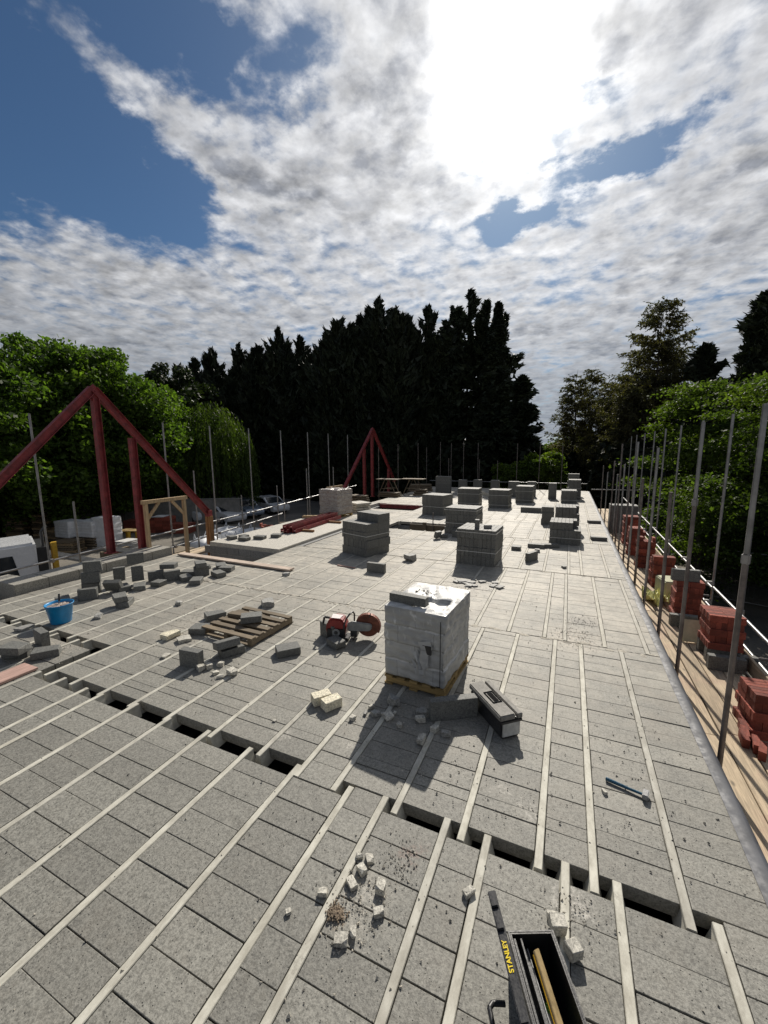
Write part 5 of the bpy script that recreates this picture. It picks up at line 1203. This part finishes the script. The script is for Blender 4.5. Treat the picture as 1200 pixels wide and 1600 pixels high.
# heras fence right
def heras(x0, y0, x1, y1, label):
    a, b = Vector((x0, y0, G)), Vector((x1, y1, G)); d_ = b-a; n = int(d_.length/3.5); 
    for i in range(n):
        p0 = a+d_*(i/n); p1 = a+d_*((i+1)/n-.01)
        t = thing('mesh_fence_panel', label+(', left panel', ', right panel')[i % 2], 'fence', p0, 0, 'mesh fence panels beyond the walkway'); e = p1-p0
        q = MB().path([(0, 0, .1), (0, 0, 1.9), tuple(e*.04+Vector((0, 0, 2.0))), tuple(e*.96+Vector((0, 0, 2.0))), tuple(e+Vector((0, 0, 1.9))), tuple(e+Vector((0, 0, .1))), (0, 0, .1)], .02, 6); q.build('frame', M['tube'], t)
        q = MB()
        for k in range(24): f = (k+.5)/24; q.tube(tuple(e*f+Vector((0, 0, .1))), tuple(e*f+Vector((0, 0, 2.0))), .003, n=3, cap=False)
        for k in range(5): q.tube((0, 0, .3+.4*k), tuple(e+Vector((0, 0, .3+.4*k))), .003, n=3, cap=False)
        tag(q.build('wire_mesh', M['tube'], t, fix=False), kind='stuff')
        MB().box(-.35, -.11, 0, .35, .11, .13).build('foot', M['black_plastic'], t)
heras(4.9, 19.5, 12.5, 16.6, 'galvanised mesh fence in shade beyond the right walkway')
o = MB().cbox((0, 0, .3), (1.2, .8, .6)).build('materials_box', M['pallet_wood'], bevel=.02); o.location = (4.6, 9.0, G); tag(o, 'weathered timber box on the ground beyond the guard rails', 'box')

# ------------------------------------------------------------------ trees
def leaves(name, P, mat, parent, size, elong=1.6, dirs=None, kind=None, flat=0.0, tri=False):
    n = len(P); P = np.asarray(P, float)
    u = rng.normal(size=(n, 3)) if dirs is None else np.asarray(dirs, float)+rng.normal(size=(n, 3))*.35
    u /= np.linalg.norm(u, axis=1)[:, None]+1e-9
    v = rng.normal(size=(n, 3)); v -= (v*u).sum(1)[:, None]*u; v /= np.linalg.norm(v, axis=1)[:, None]+1e-9
    if flat: v[:, 2] *= (1-flat); 
    s = (size*(.6+.8*rng.random(n)))[:, None]
    a = P-u*s*elong*.5; b = P+u*s*elong*.5
    if tri:
        V = np.stack([a-v*s*.5, b, a+v*s*.5], 1).reshape(-1, 3); k = 3
    else:
        V = np.stack([a, P-v*s*.5, b, P+v*s*.5], 1).reshape(-1, 3); k = 4
    me = bpy.data.meshes.new(name); me.vertices.add(len(V)); me.vertices.foreach_set('co', V.ravel())
    me.loops.add(n*k); me.loops.foreach_set('vertex_index', np.arange(n*k)); me.polygons.add(n)
    me.polygons.foreach_set('loop_start', np.arange(n)*k); me.polygons.foreach_set('loop_total', np.full(n, k)); me.update(calc_edges=True); me.materials.append(mat)
    o = bpy.data.objects.new(name, me); link(o, parent)
    if kind: o['kind'] = kind
    return o
def trunk(parent, h, r, mat, limbs=8, spread=3, lo=.35, wob=.3):
    mb = MB(); pts = []; x = y = 0
    n = 8
    for i in range(n+1): pts.append(Vector((x, y, h*i/n))); x += random.uniform(-wob, wob)*.4; y += random.uniform(-wob, wob)*.4
    for i in range(n): mb.tube(pts[i], pts[i+1], r*(1-i/n*.9), r*(1-(i+1)/n*.9), n=8, cap=False)
    for k in range(limbs):
        f = random.uniform(lo, .9); i = int(f*n); b = pts[i]; a_ = random.uniform(0, 6.28); L = spread*(1.1-f)*random.uniform(.7, 1.2)
        m_ = b+Vector((math.cos(a_)*L*.5, math.sin(a_)*L*.5, L*.35)); e = b+Vector((math.cos(a_)*L, math.sin(a_)*L, L*.8))
        rr_ = r*(1-f*.85)*.5; mb.tube(b, m_, rr_, rr_*.6, n=6, cap=False); mb.tube(m_, e, rr_*.6, rr_*.2, n=5, cap=False)
    return mb.build('trunk', mat, parent, fix=False)
def broadleaf(x, y, top, rad, label, mat, n=40000, size=.2, lobes=26, low=-2.0, group=None, clump=1.25, name='broadleaf_tree', droop=False):
    t = thing(name, label, 'tree', (x, y, G), 0, group); H_ = top-G; trunk(t, H_*.8, .35, M['bark'], 12, rad)
    z0 = low-G; zc = (z0+H_)/2; hz = (H_-z0)/2
    pts = []; cs = []
    nl = lobes*7
    for k in range(nl):
        d_ = rng.normal(size=3); d_ /= np.linalg.norm(d_)
        rr_ = rng.uniform(.62, 1.0) if rng.random() < .8 else rng.uniform(.2, .6)
        cs.append((d_*np.array((rad, rad, hz))*rr_*(1-.12*rng.random())+np.array((0, 0, zc)), clump*rng.uniform(.6, 1.25)))
    per = n//nl
    for c, s_ in cs:
        q_ = rng.normal(size=(per, 3)); q_ /= np.linalg.norm(q_, axis=1)[:, None]; q_ *= (rng.random(per)**.45)[:, None]*np.array((s_, s_, s_*.68))
        pts.append(c+q_)
    leaves('crown', np.concatenate(pts), mat, t, size); return t
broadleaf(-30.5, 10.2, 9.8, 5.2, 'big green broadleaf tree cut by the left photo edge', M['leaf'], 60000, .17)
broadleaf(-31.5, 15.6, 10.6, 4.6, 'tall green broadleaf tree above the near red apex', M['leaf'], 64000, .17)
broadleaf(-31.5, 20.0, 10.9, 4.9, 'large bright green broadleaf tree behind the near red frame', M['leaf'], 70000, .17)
broadleaf(-32.0, 24.0, 8.3, 3.6, 'lower bright green tree right of the big broadleaf', M['leaf'], 46000, .16, lobes=20)
broadleaf(-41.0, 33.0, 13.2, 5.5, 'dark rounded tree peeping between broadleaves and conifers', M['leaf_dark'], 30000, .26)
broadleaf(-38, 12, 9.5, 6, 'dark tree deep behind the left broadleaves', M['leaf_dark'], 22000, .3)
broadleaf(-40, 22, 9.5, 6, 'second dark tree deep behind the left broadleaves', M['leaf_dark'], 22000, .3)
def willow(x, y, top, rad, label):
    t = thing('willow_tree', label, 'tree', (x, y, G)); H_ = top-G; trunk(t, H_*.75, .3, M['bark'], 8, rad)
    P_, D_ = [], []
    for k in range(560):
        a_ = rng.uniform(0, 6.28); f = rng.random()**.5; rr_ = rad*f; zt = H_*(1-.34*f*f)+rng.uniform(-1.6, .5); L_ = rng.uniform(2.5, min(zt-.8, 6.5))
        m_ = 55; s_ = np.linspace(0, 1, m_); out = np.array((math.cos(a_), math.sin(a_)))
        X = (rr_+.5*s_**.5)*out[0]+rng.normal(0, .06, m_); Y_ = (rr_+.5*s_**.5)*out[1]+rng.normal(0, .06, m_)
        P_.append(np.stack([X, Y_, zt-s_*L_], 1)); D_.append(np.tile((.1*out[0], .1*out[1], -1), (m_, 1)))
    leaves('crown', np.concatenate(P_), M['leaf_willow'], t, .085, 3.2, np.concatenate(D_)); return t
willow(-29.6, 27.8, 6.9, 3.6, 'yellow-green weeping willow between the broadleaves and the dark conifers')

def conifer(x, y, top, rad, label, mat, nb=520, per=70, up=.75, name='conifer_tree', spray=.30, base=-2.5, leaders=1, droop=0, power=.8, group='dark conifers behind the deck', sparse=1.0, wid=.30):
    t = thing(name, label, 'tree', (x, y, G), 0, group); H_ = top-G; trunk(t, H_*.97, .28, M['bark'], 0, 1)
    P_, D_ = [], []; lead = [(0, 0, H_)]
    for k in range(leaders-1): lead.append((rng.uniform(-1.15, 1.15)*rad, rng.uniform(-.8, .8)*rad, H_-rng.uniform(.6, 3.6)-(.0 if k > 1 else 1)))
    for k in range(nb):
        lx, ly_, lh = lead[k % len(lead)]; z0 = base-G
        f = rng.random()**(.62 if leaders > 3 else .85); z = z0+(lh-z0)*f; rr_ = (min(.34*(lh-z)+.12, 1.75)*rng.uniform(.35, 1.45) if leaders > 3 else rad*(1-f)**power*rng.uniform(.45, 1.35)+.10)
        if f > .8: rise_x = .5*rr_+.25
        else: rise_x = 0
        a_ = rng.uniform(0, 6.28); o_ = np.array((math.cos(a_), math.sin(a_), 0)); rise = up*rr_*.6-droop*rr_+rise_x
        s_ = rng.random(per)**.6
        base_p = np.array((lx, ly_, z)); c = base_p+s_[:, None]*rr_*o_+np.outer(s_**1.5 if up > .3 else s_, (0, 0, rise))
        side = np.cross(o_, (0, 0, 1)); wv = (1-s_*.85)*rr_*wid
        c += np.outer(rng.normal(size=per)*wv, side)+rng.normal(size=(per, 3))*np.array((.06, .06, .10))*(1+rr_*.3)
        P_.append(c); D_.append(np.tile(o_*.9+np.array((0, 0, up*1.1-droop*.6)), (per, 1)))
    # leader tips
    for lx, ly_, lh in lead:
        c = np.stack([rng.normal(0, .09, 60)+lx, rng.normal(0, .09, 60)+ly_, lh-rng.random(60)*1.3+.2], 1); P_.append(c); D_.append(np.tile((0, 0, 1.), (60, 1)))
    leaves('crown', np.concatenate(P_), mat, t, spray, 2.2, np.concatenate(D_), tri=True); return t
cn = [(-44.7, 42.9, 16.0, 3.0, 'rounded dark conifer, leftmost of the conifer belt'), (-41.0, 44.0, 16.6, 2.8, 'dark conifer second in the belt with a blunt top'),
      (-38.3, 44.6, 16.2, 2.8, 'dark conifer third in the belt'), (-35.7, 45.7, 18.4, 2.6, 'dark conifer with a single taller spire left of the notch'), (-32.8, 46.5, 15.0, 2.8, 'lower dark conifer beside the notch in the belt'),
      (-30.0, 45.0, 13.8, 2.8, 'lowest dark conifer in the notch of the belt'), (-27.4, 44.0, 16.0, 2.6, 'dark conifer rising right of the notch'), (-25.0, 43.6, 17.4, 2.6, 'dark conifer with a ragged top right of the notch'),
      (-22.4, 43.3, 17.4, 2.6, 'dark conifer just left of the twin-tipped one'), (-20.2, 43.5, 19.0, 2.5, 'tall twin-tipped dark conifer above the far red apex'), (-17.7, 45.8, 17.6, 2.6, 'dark conifer right of the far red apex'),
      (-15.3, 46.5, 18.2, 2.8, 'dark conifer with curling tips in the right half of the belt')]
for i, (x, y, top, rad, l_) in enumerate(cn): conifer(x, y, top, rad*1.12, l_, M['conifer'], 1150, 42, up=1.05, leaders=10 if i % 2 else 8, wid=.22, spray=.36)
conifer(-12.9, 48.0, 18.6, 3.3, 'tall airy conifer, highest group left spire', M['spruce'], 400, 46, up=.45, leaders=6, power=.75, spray=.30)
conifer(-11.0, 48.6, 20.3, 3.3, 'tallest airy dark spruce right of the belt centre', M['spruce'], 400, 46, up=.45, leaders=6, power=.75, spray=.30)
conifer(-7.6, 46.4, 17.6, 3.0, 'narrow spired spruce at the right end of the belt', M['spruce'], 400, 60, up=.05, droop=.15, power=.85, name='spruce_tree')
conifer(-5.2, 48.5, 10.2, 3.4, 'lower spreading pine right of the narrow spruce', M['spruce'], 190, 80, up=.1, power=.6, name='pine_tree', spray=.34)
conifer(-23.5, 48.5, 15.0, 3.4, 'dark conifer filling the second row of the belt', M['conifer'], 380, 60, up=.6, power=.6)
conifer(11.9, 38.3, 12.9, 3.4, 'dark pine with loose top at the right photo edge', M['spruce'], 200, 80, up=.35, power=.7, name='pine_tree', group=None)
conifer(9.0, 39.5, 10.0, 3.4, 'dark conifer behind the maple at the right', M['spruce'], 260, 60, up=.2, power=.7, group=None)
def larch(x, y, top, rad, label, nb=90, lean=0, mat='larch', dens=1.5):
    nb = int(nb*1.6)
    t = thing('larch_tree', label, 'tree', (x, y, G), 0, 'thin larches at the right'); H_ = top-G
    mb = MB(); tp = [Vector((lean*(i/10)**2+.12*math.sin(i*1.3), .1*math.cos(i), H_*i/10)) for i in range(11)]
    for i in range(10): mb.tube(tp[i], tp[i+1], .20*(1-i/10.5), .20*(1-(i+1)/10.5), n=6, cap=False)
    P_, D_ = [], []
    for k in range(nb):
        f = .18+.80*rng.random(); b = tp[0].lerp(tp[-1], f); i = min(9, int(f*10)); b = tp[i].lerp(tp[i+1], f*10-i)
        L_ = rad*(1-f)**.65*rng.uniform(.6, 1.2)+.3; a_ = rng.uniform(0, 6.28); o_ = Vector((math.cos(a_), math.sin(a_), rng.uniform(-.05, .35)))
        m_ = b+o_*L_*.6; e = b+o_*L_+Vector((0, 0, .12*L_)); r_ = .035*(1-f)+.012
        mb.tube(b, m_, r_, r_*.6, n=4, cap=False); mb.tube(m_, e, r_*.6, r_*.25, n=4, cap=False)
        nt = int(9*L_)
        for j in range(nt):
            s_ = rng.uniform(.15, 1); c = b+(e-b)*s_; sa = rng.uniform(-1, 1); tl = rng.uniform(.3, .8); dv = Vector((-o_.y*sa+o_.x*.5, o_.x*sa+o_.y*.5, rng.uniform(-.7, .15))).normalized()*tl
            mb.tube(c, c+dv, .008, .004, n=3, cap=False)
            nn = int(13*tl*dens)
            for q_ in range(nn): P_.append(tuple(c+dv*rng.random()+Vector(rng.normal(0, .03, 3)))); D_.append((dv.x, dv.y, dv.z-.1))
    mb.build('trunk', M['larch_bark'], t, fix=False)
    leaves('crown', P_, M[mat], t, .085, 2.0, D_, tri=True)
larch(.3, 48.0, 10.9, 3.1, 'thin larch nearest the bright gap, left of the right-hand group', 110)
larch(2.0, 51.0, 11.5, 3.6, 'thin larch second in the right-hand group', 100)
larch(3.6, 46.0, 9.2, 3.2, 'brownish larch third in the right-hand group', 110)
larch(7.6, 44.0, 11.2, 4.6, 'broad brown larch right of the tallest one', 150)
larch(5.2, 45.0, 10.8, 4.4, 'bushy brown larch filling in left of the tallest one', 130)
larch(6.1, 41.6, 14.9, 5.4, 'tallest sparse larch standing above the right-hand trees', 190, .4)
larch(4.6, 38.5, 8.2, 3.0, 'shorter golden larch below the tallest one', 120, 0, dens=1.4)
def spray_tree(x, y, top, rad, label, n, mat, size=.13, low=-1.5, name='maple_tree', tiers=120):
    t = thing(name, label, 'tree', (x, y, G)); H_ = top-G; trunk(t, H_*.85, .2, M['bark'], 14, rad)
    P_ = []; per = n//tiers; z0 = low-G
    for k in range(tiers):
        f = rng.random(); z = z0+(H_-z0)*f; rr_ = rad*(1.15-f)**.5*rng.uniform(.25, 1.25); a_ = rng.uniform(0, 6.28); o_ = np.array((math.cos(a_), math.sin(a_)))
        c = np.array((o_[0]*rr_, o_[1]*rr_, z)); w_ = rng.uniform(.35, 1.25)
        q_ = rng.normal(size=(per, 3))*np.array((w_*.55, w_*.55, .11)); q_[:, 2] -= .10*(q_[:, 0]**2+q_[:, 1]**2)
        P_.append(c+q_)
    leaves('crown', np.concatenate(P_), mat, t, size, 1.5, flat=.6); return t
spray_tree(6.2, 25.2, 5.9, 2.6, 'bright green maple with layered sprays behind the tall right poles', 40000, M['leaf_right'], .115, -2.2, tiers=110)
spray_tree(8.0, 20.4, 6.2, 3.0, 'green maple at the right photo edge over the walkway', 46000, M['leaf_right'], .10, -2.2, tiers=120)
spray_tree(4.9, 19.0, 1.6, 1.3, 'low leafy sapling reaching out between the right poles', 9000, M['leaf_right'], .09, -2.6, tiers=36, name='sapling')
spray_tree(9.8, 31.0, 6.2, 3.6, 'darker leafy tree behind the right maples', 20000, M['leaf_dark'], .18, -2.5)
spray_tree(9.5, 15.0, 5.0, 2.2, 'leafy tree just outside the right edge beside the walkway', 16000, M['leaf_right'], .09, -2.0, tiers=60)
broadleaf(-1.9, 38.4, 3.0, 1.9, 'sunlit green bush at the deck end left of the larches', M['bush'], 12000, .15, 10, clump=.6, name='bush')
broadleaf(-4.6, 38.6, 1.8, 2.2, 'leafy bush under the spreading pine', M['bush'], 11000, .15, 10, clump=.6, name='bush')
broadleaf(-.2, 62, 4.6, 3.2, 'distant hazy green tree in the gap of the skyline', M['bush'], 9000, .22, 10, name='distant_tree')
broadleaf(-3.6, 66, 4.2, 3.6, 'distant green tree left in the skyline gap', M['bush'], 9000, .22, 10, name='distant_tree')
broadleaf(2.4, 60, 5.0, 3.4, 'distant tree behind the larch trunks', M['leaf_dark'], 9000, .24, 10, name='distant_tree')
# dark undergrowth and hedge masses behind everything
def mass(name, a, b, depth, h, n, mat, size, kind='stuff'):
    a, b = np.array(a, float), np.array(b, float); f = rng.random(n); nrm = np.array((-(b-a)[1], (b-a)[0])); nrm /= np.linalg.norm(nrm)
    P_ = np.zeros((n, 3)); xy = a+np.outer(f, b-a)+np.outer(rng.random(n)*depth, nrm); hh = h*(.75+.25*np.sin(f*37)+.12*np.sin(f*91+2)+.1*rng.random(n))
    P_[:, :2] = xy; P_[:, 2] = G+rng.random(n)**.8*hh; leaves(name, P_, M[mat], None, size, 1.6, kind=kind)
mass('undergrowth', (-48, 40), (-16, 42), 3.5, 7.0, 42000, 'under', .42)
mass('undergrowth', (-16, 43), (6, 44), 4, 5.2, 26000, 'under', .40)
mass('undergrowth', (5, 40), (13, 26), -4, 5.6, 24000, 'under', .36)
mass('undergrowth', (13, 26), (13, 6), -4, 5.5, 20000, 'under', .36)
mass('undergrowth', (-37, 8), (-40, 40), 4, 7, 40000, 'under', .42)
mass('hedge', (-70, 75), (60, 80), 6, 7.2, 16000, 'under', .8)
